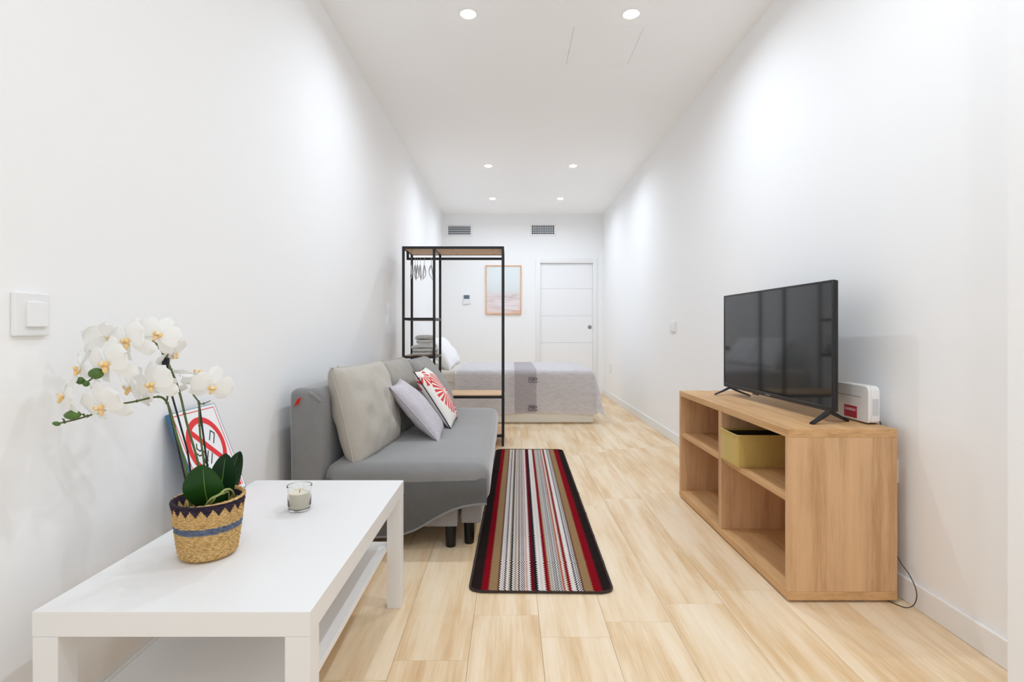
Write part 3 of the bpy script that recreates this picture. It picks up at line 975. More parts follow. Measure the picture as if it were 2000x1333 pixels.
# the two base boxes and legs
bx('base_box', 'sofa_base', t, -0.83, -0.243, SOY0 + 0.045, SOY1 - 0.03, 0.098, 0.21, 0.006)
bx('base_box', 'sofa_base', t, -0.228, -0.138, SOY0 + 0.075, SOY1 - 0.03, 0.104, 0.21, 0.006)
for (xx, yy, z1) in ((-0.276, SOY0 + 0.072, 0.099), (-0.193, SOY0 + 0.11, 0.105), (-0.276, SOY1 - 0.1, 0.099), (-0.193, SOY1 - 0.1, 0.105), (-0.78, SOY0 + 0.085, 0.099), (-0.78, SOY1 - 0.1, 0.099)):
    b = B(); lathe(b, [(0.021, 0.0), (0.023, 0.003), (0.0255, z1), (0.0255, z1)], 20, (xx, yy, 0)); obj('leg', b, 'leg_black', t)
# red tag and gathered corner on the backrest end
b = B()
g = grid(b, lambda u, v: (-0.962 + 0.021 * u - 0.012 * v, SOY0 - 0.010 - 0.006 * math.sin(PI * u), 0.692 - 0.030 * v + 0.012 * u), 6, 6)
bmesh.ops.solidify(b, geom=list(b.faces), thickness=0.003)
obj('red_tag', b, 'red_tag', t)
b = B(); tube(b, spline([(-0.915, SOY0 + 0.012, 0.722), (-0.895, SOY0 + 0.002, 0.716), (-0.875, SOY0 + 0.0, 0.700), (-0.862, SOY0 + 0.006, 0.684)], 5), 0.008, 8)
tube(b, spline([(-0.905, SOY0 + 0.010, 0.705), (-0.890, SOY0 + 0.002, 0.698), (-0.874, SOY0 + 0.002, 0.680)], 5), 0.006, 8)
obj('gathered_fold', b, 'sofa', t)

# ------------------------------------------------------------------ cushions
def cushion_bm(w, h, th, full=0.45, pinch=0.07, N=28, seed=0, wr=0.006):
    b = B()
    V = {}
    for side in (1, -1):
        for i in range(N + 1):
            for j in range(N + 1):
                u = -1 + 2 * i / N; v = -1 + 2 * j / N
                edge = i in (0, N) or j in (0, N)
                if edge and side == -1:
                    V[(side, i, j)] = V[(1, i, j)]; continue
                x = w / 2 * u * (1 - pinch * (1 - v * v) * abs(u))
                y = h / 2 * v * (1 - pinch * (1 - u * u) * abs(v))
                tz = ((1 - u ** 2) * (1 - v ** 2))
                z = side * th / 2 * (tz ** full if tz > 0 else 0)
                k = min(1, tz * 3)
                z += k * wr * (noise.noise(Vector((x * 9 + seed, y * 9, side * 3.0))) + 0.6 * noise.noise(Vector((x * 22 + seed, y * 12, side * 5.0))))
                V[(side, i, j)] = b.verts.new((x, y, z))
    for side in (1, -1):
        for i in range(N):
            for j in range(N):
                q = [V[(side, i, j)], V[(side, i + 1, j)], V[(side, i + 1, j + 1)], V[(side, i, j + 1)]]
                if side < 0: q.reverse()
                b.faces.new(q)
    return b
def rim_tube(w, h, pinch, r, n=14):
    pts = []
    def P(u, v): return (w / 2 * u * (1 - pinch * (1 - v * v) * abs(u)), h / 2 * v * (1 - pinch * (1 - u * u) * abs(v)), 0)
    for i in range(n): pts.append(P(-1 + 2 * i / n, -1))
    for i in range(n): pts.append(P(1, -1 + 2 * i / n))
    for i in range(n): pts.append(P(1 - 2 * i / n, 1))
    for i in range(n + 1): pts.append(P(-1, 1 - 2 * i / n))
    b = B(); tube(b, pts, r, 6); return b
def cushion(name, label, mat, c, width_dir, up_dir, w, h, th, piping=None, seam=False, group='cushions on the sofa', **k):
    """width along width_dir, height along up_dir; face normal = width x up"""
    xw = Vector(width_dir).normalized(); yu = Vector(up_dir); yu = (yu - xw * yu.dot(xw)).normalized()
    zn = xw.cross(yu)
    R = Matrix((xw, yu, zn)).transposed().to_4x4()
    t = thing(name, label, 'cushion', c, group)
    t.rotation_euler = R.to_euler()
    inst('cover', emesh('cover', cushion_bm(w, h, th, **k), mat, True, 75), t, Matrix.Identity(4))
    if piping:
        inst('piping', emesh('piping', rim_tube(w, h, k.get('pinch', 0.07), 0.0035), piping), t, Matrix.Identity(4))
    return t
# width_dir points towards the viewer (-Y), so the face normal looks into the room (+X)
def tilt(deg, yaw=0): return (-math.sin(math.radians(deg)), 0, math.cos(math.radians(deg)))
ca = cushion('back_cushion', 'large plump beige cushion at the near end of the sofa', 'beige', (-0.742, 2.735, 0.600), (-0.10, -1, 0), tilt(14), 0.645, 0.475, 0.20, piping='beige', full=0.31, pinch=0.035, wr=0.018, seed=1)
b = B(); tube(b, spline([(0.284, 0.215, 0.02), (0.288, 0.10, 0.038), (0.284, 0, 0.044), (0.286, -0.12, 0.036), (0.284, -0.213, 0.02)], 6), 0.0022, 6)
inst('seam', emesh('seam', b, 'taupe'), ca, Matrix.Identity(4))
b = B(); tube(b, spline([(0.305, 0.228, 0.012), (0.27, 0.238, 0.018), (0.24, 0.234, 0.02), (0.21, 0.239, 0.012)], 5), 0.004, 6)
inst('zip', emesh('zip', b, 'zip'), ca, Matrix.Identity(4))
cushion('back_cushion', 'taupe cushion mostly hidden behind the lilac cushion', 'taupe', (-0.705, 3.38, 0.600), (-0.06, -1, 0), tilt(17), 0.56, 0.46, 0.19, piping='taupe', full=0.32, pinch=0.03, wr=0.010, seed=4)
cc = cushion('back_cushion', 'grey cushion leaning at the far end behind the red patterned cushion', 'greyc', (-0.575, 3.87, 0.595), (-0.04, -1, 0), tilt(30), 0.55, 0.48, 0.17, piping='greyc', full=0.34, pinch=0.03, wr=0.009, seed=8)
b = B(); tube(b, spline([(0.26, 0.228, 0.0), (0.10, 0.236, 0.004), (-0.10, 0.236, 0.004), (-0.2, 0.234, 0)], 5), 0.005, 6)
inst('zip', emesh('zip', b, 'zip'), cc, Matrix.Identity(4))
cushion('scatter_cushion', 'red and white palm leaf patterned cushion', 'redleaf', (-0.475, 3.40, 0.577), (0.0, -1, 0), tilt(33), 0.41, 0.42, 0.13, piping='sign_black', full=0.45, pinch=0.06, wr=0.005, seed=12)
ce = cushion('scatter_cushion', 'small lilac grey linen cushion tipped against the beige cushion', 'lilac', (-0.528, 3.02, 0.550), (0.06, -1, -0.02), tilt(41), 0.375, 0.41, 0.125, piping='lilac', full=0.45, pinch=0.07, wr=0.006, seed=17)

# ------------------------------------------------------------------ clothes rack
RY0, RY1 = 4.535, 4.925
RXs = (-0.925, -0.658, -0.062)
rk = thing('clothes_rack', 'tall black metal open wardrobe rack with wooden shelves', 'clothes rack', (-0.49, 4.73, 0))
RZ = 1.736; pr = 0.0105
for xx in RXs:
    for yy in (RY0, RY1):
        bx('post', 'black_metal', rk, xx - pr, xx + pr, yy - pr, yy + pr, 0, RZ, 0.0015, 1)
def beamx(x0, x1, y, z): bx('beam', 'black_metal', rk, x0 + pr, x1 - pr, y - pr, y + pr, z - 2 * pr, z, 0.0015, 1)
def beamy(x, z): bx('beam', 'black_metal', rk, x - pr, x + pr, RY0 + pr, RY1 - pr, z - 2 * pr, z, 0.0015, 1)
for yy in (RY0, RY1):
    beamx(RXs[0], RXs[1], yy, RZ); beamx(RXs[1], RXs[2], yy, RZ)
    beamx(RXs[0], RXs[1], yy, 1.117); beamx(RXs[0], RXs[1], yy, 0.784)
    beamx(RXs[0], RXs[1], yy, 0.437); beamx(RXs[1], RXs[2], yy, 0.437)
    beamx(RXs[0], RXs[1], yy, 0.10); beamx(RXs[1], RXs[2], yy, 0.10)
for xx in RXs:
    for z in (RZ, 0.437, 0.10): beamy(xx, z)
for xx in RXs[:2]:
    for z in (1.117, 0.784): beamy(xx, z)
bx('top_shelf', 'rack_wood', rk, RXs[0] + pr, RXs[2] - pr, RY0 + pr, RY1 - pr, RZ - 0.019, RZ - 0.003, 0.001)
def shelf(x0, x1, z): bx('shelf', 'rack_wood', rk, x0 + pr, x1 - pr, RY0 + pr, RY1 - pr, z - 0.006, z + 0.010, 0.001)
shelf(RXs[0], RXs[1], 1.107); shelf(RXs[0], RXs[1], 0.774)
bx('bench_shelf', 'rack_wood', rk, RXs[0] + pr, RXs[2] - pr, RY0 + pr, RY1 - pr, 0.425, 0.445, 0.001)
bx('bottom_shelf', 'rack_wood', rk, RXs[0] + pr, RXs[2] - pr, RY0 + pr, RY1 - pr, 0.088, 0.106, 0.001)
RAILY, RAILZ = 4.73, 1.655
b = B()
box(b, RXs[0] - pr, RXs[2] + pr, RAILY - pr, RAILY + pr, RAILZ - pr, RAILZ + pr, 0.002, 1)
obj('hanging_rail', b, 'black_metal', rk)
for xx in (RXs[0], RXs[2]):
    bx('rail_drop', 'black_metal', rk, xx - pr, xx + pr, RAILY - pr, RAILY + pr, RAILZ + pr, RZ - 2 * pr, 0.0015, 1)
# screw heads under the top shelf
for yy in (RY0 + 0.05, RY1 - 0.06):
    for xx in (-0.86, -0.5, -0.15):
        b = B(); lathe(b, [(0.005, 0.0), (0.005, -0.003), (0.0, -0.004)], 10, (xx, yy, RZ - 0.019), cap1=False); obj('screw', b, 'black_metal', rk)

# hangers
def hanger_me():
    b = B()
    zt = 0.0
    hook = [(0, 0.0155 * math.sin(a), zt + 0.0155 * math.cos(a) - 0.0005) for a in [math.radians(d) for d in range(-110, 171, 20)]]
    hook = [(p[0], p[1], p[2]) for p in hook]
    neck = [(0, 0.002, -0.022), (0, 0, -0.03), (0, 0, -0.058)]
    tube(b, [Vector(p) for p in hook] + [Vector(p) for p in neck], 0.0018, 6)
    sh = spline([(0, -0.205, -0.145), (0, -0.19, -0.128), (0, -0.10, -0.088), (0, -0.02, -0.061), (0, 0, -0.058), (0, 0.02, -0.061), (0, 0.10, -0.088), (0, 0.19, -0.128), (0, 0.205, -0.145)], 4)
    tube(b, sh, 0.0055, 8)
    lo = spline([(0, -0.205, -0.145), (0, -0.198, -0.162), (0, -0.185, -0.166), (0, 0.185, -0.166), (0, 0.198, -0.162), (0, 0.205, -0.145)], 4)
    tube(b, lo, 0.0035, 8)
    return emesh('clothes_hanger', b, 'hanger', True, 70)
HM = hanger_me()
hlab = ['first', 'second', 'third', 'fourth', 'fifth', 'sixth']
for i, (xx, rz, rl) in enumerate(((-0.893, 12, 2), (-0.858, 8, -2), (-0.838, 13, 2), (-0.812, 7.5, -2), (-0.776, 12.5, 1), (-0.712, 3.5, -3))):
    o = bpy.data.objects.new('clothes_hanger', HM); COL.objects.link(o)
    o.location = (xx, RAILY, RAILZ + pr - 0.013)
    o.rotation_euler = (math.radians(rl), 0, math.radians(rz))
    tag(o, 'pale plastic hanger on the black rail, %s from the left wall' % hlab[i], 'hanger', 'hangers on the rail')

# folded towels
def towel(name, label, x0, x1, y0, y1, z0, layers, lh, seed):
    b = B()
    t = thing(name, label, 'towel', ((x0 + x1) / 2, (y0 + y1) / 2, z0), 'folded towels on the rack')
    for k in range(layers):
        b = B()
        box(b, x0 + 0.006 * ((k * 7 + seed) % 3), x1 - 0.007 * ((k * 5 + seed) % 3), y0 + 0.006 * ((k + seed) % 2), y1, z0 + k * lh * 0.93 + 0.001, z0 + k * lh * 0.93 + lh, lh * 0.47, 5)
        es = [e for e in b.edges if e.calc_length() > 0.08]
        bmesh.ops.subdivide_edges(b, edges=es, cuts=9, use_grid_fill=True)
        for v in b.verts:
            v.co.z += 0.006 * noise.noise(Vector((v.co.x * 11, v.co.y * 7, seed + k))) + 0.0035 * noise.noise(v.co * 40) + 0.008 * (1 - ((v.co.x - (x0 + x1) / 2) / ((x1 - x0) / 2)) ** 2) * (k + 0.3) / layers
        obj('fold', b, 'towel', t, angle=75)
    return t
towel('folded_towel', 'thick folded grey towel lying on the rack shelf', -0.865, -0.665, RY0 + 0.01, RY1 - 0.04, 0.785, 3, 0.031, 1)
towel('folded_towel', 'smaller rolled over grey towel topping the pile on the rack', -0.835, -0.685, RY0 + 0.04, RY1 - 0.08, 0.888, 2, 0.036, 2)

# ------------------------------------------------------------------ bed
BX0, BX1, BY0, BY1, BZ = -1.045, 0.905, 5.64, 6.99, 0.575
t = thing('bed', 'low bed with cream base under a grey quilt', 'bed', (-0.07, 6.31, 0))
bx('bed_base', 'bed_base', t, BX0, BX1, BY0, BY1, 0.004, 0.30, 0.02, 3)
b = softbox(BX0 + 0.01, BX1 - 0.03, BY0 + 0.012, BY1 - 0.012, 0.30, BZ, 0.05, 8, 0.004, 5)
obj('mattress', b, 'sheet', t, angle=60)
b = B(); tube(b, spline([(BX0 + 0.2, BY0 + 0.006, 0.455), (-0.8, BY0 + 0.002, 0.44), (-0.68, BY0 + 0.002, 0.462), (-0.6, BY0 + 0.004, 0.45)], 5), 0.006, 6)
obj('sheet_fold', b, 'sheet', t)

# bedspread draped over the foot end
AX1, FY, BYb, ZT = BX1 - 0.005, BY0 - 0.004, BY1 + 0.004, BZ + 0.012
XS0 = -0.595
OVR = 0.455; OVF = 0.445
flat_w = (AX1 - XS0) + OVR
flat_d = (BYb - FY) + OVF + 0.25
def drape(u, v):
    a = XS0 + u * flat_w                       # along x
    d = -OVF + v * flat_d                      # along y measured from front edge
    da = max(0.0, a - AX1)
    db = max(0.0, -d); dk = max(0.0, d - (BYb - FY))
    x = min(a, AX1); y = FY + min(max(d, 0), BYb - FY); z = ZT
    wx = 0.010 * noise.noise(Vector((a * 3, d * 3, 0.3)))
    if da == 0 and db == 0 and dk == 0:
        e = min(AX1 - a, d, BYb - FY - d)
        r = 0.055
        if e < r: z -= r * (1 - math.sqrt(max(0, 1 - (1 - e / r) ** 2))) * 0.6
        z += 0.006 * noise.noise(Vector((a * 6, d * 6, 1)))
        return (x, y, z)
    r = math.hypot(da, max(db, dk))
    th = math.atan2(max(db, dk), da) if da > 0 else PI / 2
    both = math.sin(2 * th) if da > 0 and max(db, dk) > 0 else 0.0
    drop = 0.033 + r * (1 - 0.20 * abs(both))
    out = 0.012 + 0.19 * r * abs(both) + (0.05 * da if db == 0 else 0.0) + 0.012 * r * math.sin(a * 14 + d * 9)
    sy = -1 if db > 0 else 1
    x += out * math.cos(th) + (0.035 * r * (da > 0))
    y += sy * out * math.sin(th)
    z = max(0.03, z - drop + (0.01 * math.sin(a * 5) if r > 0.3 else 0))
    return (x + wx * (da > 0), y + 0.6 * wx * (db > 0), z)
b = B(); grid(b, drape, 96, 84)
bmesh.ops.solidify(b, geom=list(b.faces), thickness=-0.006)
bs = thing('bedspread', 'pale grey quilted bedspread draped over the bed', 'bedspread', (0.1, 6.3, BZ))
obj('quilt', b, 'spread', bs, angle=70)
# the two darker emblems on the hanging side
def curl(cx, cz, r, a0, a1, n=14, k=0.5):
    return [(cx + r * (1 - k * i / n) * math.cos(math.radians(a0 + (a1 - a0) * i / n)), 0, cz + r * (1 - k * i / n) * math.sin(math.radians(a0 + (a1 - a0) * i / n))) for i in range(n + 1)]
for zc in (0.475, 0.172):
    b = B()
    yy = FY - 0.0165
    def off(P): return [Vector((p[0], yy, p[2])) for p in P]
    tube(b, off(curl(0.232, zc + 0.012, 0.020, -90, 300)), 0.004, 6)
    tube(b, off(curl(0.276, zc + 0.008, 0.018, 200, -190)), 0.004, 6)
    tube(b, off([(0.203, 0, zc - 0.022), (0.205, 0, zc + 0.03)]), 0.004, 6)
    tube(b, off([(0.205, 0, zc - 0.026), (0.300, 0, zc - 0.026)]), 0.004, 6)
    tube(b, off([(0.256, 0, zc - 0.02), (0.254, 0, zc + 0.03)]), 0.003, 6)
    obj('emblem', b, 'emblem', bs)

cushion('bed_pillow', 'white pillow at the head of the bed, nearer one', 'linen', (-0.785, 5.99, 0.742), (0.04, -1, 0), tilt(34), 0.60, 0.42, 0.17, group='bed pillows', full=0.36, pinch=0.03, wr=0.012, seed=21)
cushion('bed_pillow', 'white pillow at the head of the bed, farther one', 'linen', (-0.80, 6.62, 0.74), (-0.05, -1, 0), tilt(36), 0.58, 0.42, 0.17, group='bed pillows', full=0.36, pinch=0.03, wr=0.012, seed=25)

# reading lamp on the left wall beyond the pillows
t = thing('reading_lamp', 'small black wall reading lamp peeping out behind the bed pillows', 'lamp', (XL, 7.12, 0.72))
b = B(); lathe(b, [(0.035, 0.0005), (0.036, 0.012), (0.030, 0.018), (0.0, 0.019)], 20, (XL, 7.12, 0.70), 'X', cap1=False); obj('wall_plate', b, 'black_metal', t)
b = B(); tube(b, spline([(XL + 0.015, 7.12, 0.70), (XL + 0.12, 7.12, 0.685), (XL + 0.22, 7.11, 0.70), (XL + 0.255, 7.10, 0.755)], 6), 0.010, 8); obj('arm', b, 'black_metal', t)
b = B()
lathe(b, [(0.012, 0.02), (0.024, 0.015), (0.036, -0.02), (0.038, -0.03), (0.033, -0.028), (0.018, 0.006), (0.0, 0.008)], 20, (XL + 0.262, 7.09, 0.772), cap1=False); obj('lamp_head', b, 'black_metal', t)

# ------------------------------------------------------------------ things on the end wall
t = thing('framed_picture', 'framed pale pink beach print on the end wall', 'picture', (-0.10, YB, 1.65))
fx0, fx1, fz0, fz1 = -0.385, 0.180, 1.262, 2.036
fw = 0.014
bx('frame_bar', 'frame_wood', t, fx0, fx0 + fw, YB - 0.026, YB - 0.001, fz0, fz1, 0.002)
bx('frame_bar', 'frame_wood', t, fx1 - fw, fx1, YB - 0.026, YB - 0.001, fz0, fz1, 0.002)
bx('frame_bar', 'frame_wood', t, fx0 + fw, fx1 - fw, YB - 0.026, YB - 0.001, fz0, fz0 + fw, 0.002)
bx('frame_bar', 'frame_wood', t, fx0 + fw, fx1 - fw, YB - 0.026, YB - 0.001, fz1 - fw, fz1, 0.002)
bx('print', 'art', t, fx0 + fw, fx1 - fw, YB - 0.014, YB - 0.001, fz0 + fw, fz1 - fw, 0)

t = thing('thermostat', 'small white wall thermostat with grey display left of the picture', 'thermostat', (-0.685, YB, 1.51))
bx('body', 'plastic', t, -0.74, -0.628, YB - 0.022, YB - 0.001, 1.425, 1.575, 0.004)
bx('display', 'display', t, -0.730, -0.638, YB - 0.0235, YB - 0.0215, 1.505, 1.565, 0.001)

def vent(name, label, x0, x1, z0, z1, gridded):
    t = thing(name, label, 'vent', ((x0 + x1) / 2, YB, z0))
    m = 0.028
    b = B()
    box(b, x0 - m, x1 + m, YB - 0.010, YB - 0.0005, z1, z1 + m, 0.002); box(b, x0 - m, x1 + m, YB - 0.010, YB - 0.0005, z0 - m, z0, 0.002)
    box(b, x0 - m, x0, YB - 0.010, YB - 0.0005, z0, z1, 0.002); box(b, x1, x1 + m, YB - 0.010, YB - 0.0005, z0, z1, 0.002)
    obj('vent_frame', b, 'trim', t)
    bx('vent_backing', 'dark', t, x0, x1, YB - 0.002, YB - 0.0005, z0, z1, 0)
    n = 5
    b = B()
    if gridded:
        for i in range(1, 5):
            zz = z0 + (z1 - z0) * i / 5
            box(b, x0, x1, YB - 0.008, YB - 0.003, zz - 0.005, zz + 0.005)
        for i in range(1, 13):
            xx = x0 + (x1 - x0) * i / 13
            box(b, xx - 0.005, xx + 0.005, YB - 0.0085, YB - 0.003, z0, z1)
        o = obj('vent_grid', b, 'slat_grey', t); o['kind'] = 'stuff'
    else:
        for i in range(n):
            zz = z0 + (z1 - z0) * (i + 0.5) / n
            bx('slat', 'slat_grey', t, x0, x1, YB - 0.010, YB - 0.0035, zz - 0.010, zz + 0.006, 0.001)
vent('slat_vent', 'rectangular air vent with horizontal slats high on the end wall', -0.978, -0.622, 2.520, 2.660, False)
vent('grid_vent', 'rectangular air vent with square grid above the picture', 0.346, 0.700, 2.532, 2.668, True)

# ------------------------------------------------------------------ switches and sockets
t = thing('light_switch', 'square white light switch on the wall above the orchid', 'switch', (XL, 1.178, 1.04))
y0, y1, z0, z1 = 1.112, 1.198, 0.993, 1.089
bx('switch_plate', 'plastic', t, XL, XL + 0.011, y0, y1, z0, z1, 0.003)
bx('rocker', 'plastic', t, XL + 0.009, XL + 0.018, y0 + 0.024, y1 - 0.012, z0 + 0.020, z1 - 0.020, 0.002, rot=Matrix.Rotation(math.radians(-3), 3, 'Y'))
t = thing('light_switch', 'white double switch plate on the wall beyond the television', 'switch', (XR, 4.72, 1.035))
bx('switch_plate', 'plastic', t, XR - 0.012, XR, 4.645, 4.800, 0.990, 1.085, 0.003)
for yy in (4.655, 4.726):
    bx('rocker', 'plastic', t, XR - 0.017, XR - 0.010, yy, yy + 0.064, 1.002, 1.073, 0.002)
t = thing('wall_socket', 'white wall socket low on the wall near the foot of the bed', 'socket', (XR, 7.66, 0.46))
bx('socket_plate', 'plastic', t, XR - 0.011, XR, 7.58, 7.72, 0.395, 0.525, 0.003)
b = B(); lathe(b, [(0.0, -0.006), (0.020, -0.006), (0.022, -0.013), (0.030, -0.013), (0.030, -0.009)], 20, (XR, 7.65, 0.46), 'X', cap0=False, cap1=False); obj('socket_rim', b, 'plastic', t)
t = thing('wall_socket', 'white wall socket just behind the television bench', 'socket', (XR, 2.03, 0.47))
bx('socket_plate', 'plastic', t, XR - 0.012, XR, 1.985, 2.07, 0.425, 0.512, 0.003)
b = B(); lathe(b, [(0.0, -0.008), (0.018, -0.008), (0.020, -0.014), (0.027, -0.014), (0.027, -0.010)], 20, (XR, 2.027, 0.469), 'X', cap0=False, cap1=False); obj('socket_rim', b, 'plastic', t)

# ------------------------------------------------------------------ television bench
VX0, VX1, VY0, VY1, VZ = 1.026, 1.430, 1.927, 3.164, 0.641
t = thing('tv_bench', 'open oak effect television bench with four compartments', 'tv bench', ((VX0 + VX1) / 2, (VY0 + VY1) / 2, 0))
bx('top_panel', 'bench_oak_y', t, VX0, VX1, VY0, VY1, VZ - 0.031, VZ, 0.0012)
bx('bottom_panel', 'bench_oak_y', t, VX0, VX1, VY0, VY1, 0.008, 0.040, 0.0012)
bx('side_panel', 'bench_oak', t, VX0, VX1, VY0 + 0.0005, VY0 + 0.020, 0.0402, VZ - 0.0312, 0.0008)
bx('side_panel', 'bench_oak', t, VX0, VX1, VY1 - 0.020, VY1 - 0.0005, 0.0402, VZ - 0.0312, 0.0008)
bx('divider', 'bench_oak', t, VX0 + 0.001, VX1 - 0.006, 2.538, 2.574, 0.0402, VZ - 0.0312, 0.0008)
bx('back_panel', 'bench_oak', t, VX1 - 0.006, VX1 - 0.001, VY0 + 0.020, VY1 - 0.020, 0.0402, VZ - 0.0312, 0)
SHZ = 0.388
bx('shelf', 'bench_oak_y', t, VX0 + 0.008, VX1 - 0.007, VY0 + 0.0205, 2.5375, SHZ - 0.022, SHZ, 0.0012)
bx('shelf', 'bench_oak_y', t, VX0 + 0.008, VX1 - 0.007, 2.5745, VY1 - 0.0205, SHZ - 0.022, SHZ, 0.0012)
for xx in (VX0 + 0.045, VX1 - 0.045):
    for yy in (VY0 + 0.04, (VY0 + VY1) / 2, VY1 - 0.04):
        b = B(); lathe(b, [(0.014, 0), (0.014, 0.0082)], 14, (xx, yy, 0)); obj('foot', b, 'plastic', t)

# mustard storage box
t = thing('storage_box', 'mustard fabric storage box on the bench shelf', 'storage box', (1.2, 2.437, SHZ))
gx0, gx1, gy0, gy1, gz0, gz1 = 1.020, 1.375, 2.345, 2.533, SHZ + 0.001, 0.532
def rrect(x0, x1, y0, y1, r, n=6):
    P = []
    for cx, cy, a0 in ((x1 - r, y1 - r, 0), (x0 + r, y1 - r, 90), (x0 + r, y0 + r, 180), (x1 - r, y0 + r, 270)):
        for i in range(n + 1):
            a = math.radians(a0 + 90 * i / n); P.append((cx + r * math.cos(a), cy + r * math.sin(a)))
    return P
def loft(b, loops):
    R = [[b.verts.new(p) for p in L] for L in loops]
    n = len(R[0])
    for i in range(len(R) - 1):
        for k in range(n):
            b.faces.new((R[i][k], R[i][(k + 1) % n], R[i + 1][(k + 1) % n], R[i + 1][k]))
    return R
b = B()
O = rrect(gx0, gx1, gy0, gy1, 0.012)
I = rrect(gx0 + 0.004, gx1 - 0.004, gy0 + 0.004, gy1 - 0.004, 0.009)
R = loft(b, [[(x, y, gz0) for x, y in O], [(x, y, gz1) for x, y in O], [(x, y, gz1) for x, y in I], [(x, y, gz1 - 0.010) for x, y in I]])
b.faces.new(list(reversed(R[0])))
obj('box_body', b, 'gold', t)
b = B()
R = loft(b, [[(x, y, gz1 - 0.0098) for x, y in I], [(x, y, gz0 + 0.005) for x, y in I]])
b.faces.new(R[1])
obj('lining', b, 'gold_in', t)
b = B(); tube(b, [Vector((x, y, gz1)) for x, y in O + [O[0]]], 0.0032, 6, cap=False); obj('rim', b, 'gold', t)
b = B(); tube(b, [Vector((x, y, gz0 + 0.010)) for x, y in rrect(gx0 - 0.0006, gx1, gy0 - 0.0006, gy1, 0.012)], 0.0012, 6); obj('stitched_seam', b, 'gold', t)

# ------------------------------------------------------------------ television
near = Vector((1.258, 2.035, 0.0)); tdir = Vector((-0.0314, 0.9995, 0)).normalized(); nout = Vector((-tdir.y, tdir.x, 0))
ang = math.atan2(tdir.y, tdir.x)
tv = thing('television', 'flat black television standing on the oak bench', 'television', (1.24, 2.47, VZ))
TM = Matrix.Translation(Vector((near.x, near.y, 0.686))) @ Matrix(((tdir.x, nout.x, 0, 0), (tdir.y, nout.y, 0, 0), (0, 0, 1, 0), (0, 0, 0, 1)))
TW, TH = 0.965, 0.518
def tvp(name, mat, fn, parent=tv, angle=40):
    b = B(); fn(b); bmesh.ops.transform(b, matrix=TM, verts=b.verts); return obj(name, b, mat, parent, angle=angle)
# local x: along width (near to far), y: out of the screen, z: up
def bezel(b):
    box(b, 0, 0.009, -0.012, 0.0, 0, TH, 0.001, 1); box(b, TW - 0.009, TW, -0.012, 0.0, 0, TH, 0.001, 1)
    box(b, 0.009, TW - 0.009, -0.012, 0.0, TH - 0.009, TH, 0.001, 1); box(b, 0.009, TW - 0.009, -0.012, 0.001, 0, 0.018, 0.001, 1)
tvp('bezel', 'black_plastic', bezel)
tvp('screen', 'screen', lambda b: box(b, 0.009, TW - 0.009, -0.010, -0.002, 0.018, TH - 0.009))
def back(b):
    box(b, 0.001, TW - 0.001, -0.024, -0.0121, 0.001, TH - 0.001, 0.004, 2)
    box(b, 0.06, TW - 0.06, -0.066, -0.024, 0.03, 0.30, 0.015, 3)
tvp('rear_housing', 'black_plastic', back)
tvp('maker_mark', 'steel', lambda b: box(b, TW / 2 - 0.022, TW / 2 + 0.022, 0.0008, 0.0016, 0.006, 0.0115))
tvp('sensor_window', 'black_plastic', lambda b: box(b, TW / 2 + 0.10, TW / 2 + 0.15, -0.010, 0.0, -0.006, 0.0002, 0.001, 1))
def prong(a, c, name='stand_leg'):
    b = B()
    a, c = Vector(a), Vector(c)
    pts = spline([a, a.lerp(c, 0.45) + Vector((0, 0, -0.002)), c], 6)
    w = 0.009
    d = (c - a); d.z = 0; d.normalize(); s = Vector((-d.y, d.x, 0))
    prev = None
    R = []
    for i, p in enumerate(pts):
        k = i / (len(pts) - 1)
        hw = w * (1.1 - 0.15 * k); hh = 0.0075 * (1 - 0.55 * k)
        R.append([p + s * hw + Vector((0, 0, hh)), p - s * hw + Vector((0, 0, hh)), p - s * hw - Vector((0, 0, hh)), p + s * hw - Vector((0, 0, hh))])
    rr = loft(b, R); b.faces.new(list(reversed(rr[0]))); b.faces.new(rr[-1])
    return obj(name, b, 'black_plastic', tv, angle=30)
for (jx, jy, f, r) in ((1.264, 2.066, (1.168, 2.022), (1.350, 2.090)), (1.236, 2.935, (1.158, 2.955), (1.330, 2.890))):
    prong((jx, jy, 0.686), (f[0], f[1], VZ + 0.0036)); prong((jx + 0.002, jy, 0.686), (r[0], r[1], VZ + 0.0036))

# ------------------------------------------------------------------ router
t = thing('router', 'white box router with a small red label beside the television', 'router', (1.405, 2.115, VZ))
def rprofile(y0, y1, z0, z1, r_top, r_bot, n=6):
    P = []
    for cy, cz, r, a0 in ((y1 - r_top, z1 - r_top, r_top, 0), (y0 + r_top, z1 - r_top, r_top, 90), (y0 + r_bot, z0 + r_bot, r_bot, 180), (y1 - r_bot, z0 + r_bot, r_bot, 270)):
        for i in range(n + 1):
            a = math.radians(a0 + 90 * i / n); P.append((cy + r * math.cos(a), cz + r * math.sin(a)))
    return P
def rslab(x0, x1, e, y0, y1, z0, z1, rt, rb):
    b = B()
    L = []
    for x, k in ((x0, e), (x0 + e, 0), (x1 - e, 0), (x1, e)):
        P = rprofile(y0 + k, y1 - k, z0 + k, z1 - k, max(rt - k, 0.001), max(rb - k, 0.001))
        L.append([(x, y, z) for y, z in P])
    R = loft(b, L); b.faces.new(list(reversed(R[0]))); b.faces.new(R[-1]); return b
ry0, ry1, rz0, rz1 = 2.012, 2.212, VZ + 0.005, VZ + 0.149
obj('front_cover', rslab(1.382, 1.394, 0.003, ry0, ry1, rz0, rz1, 0.022, 0.012), 'plastic', t)
obj('rear_shell', rslab(1.3945, 1.428, 0.004, ry0 + 0.001, ry1 - 0.001, rz0 + 0.0005, rz1 - 0.0005, 0.022, 0.012), 'plastic', t)
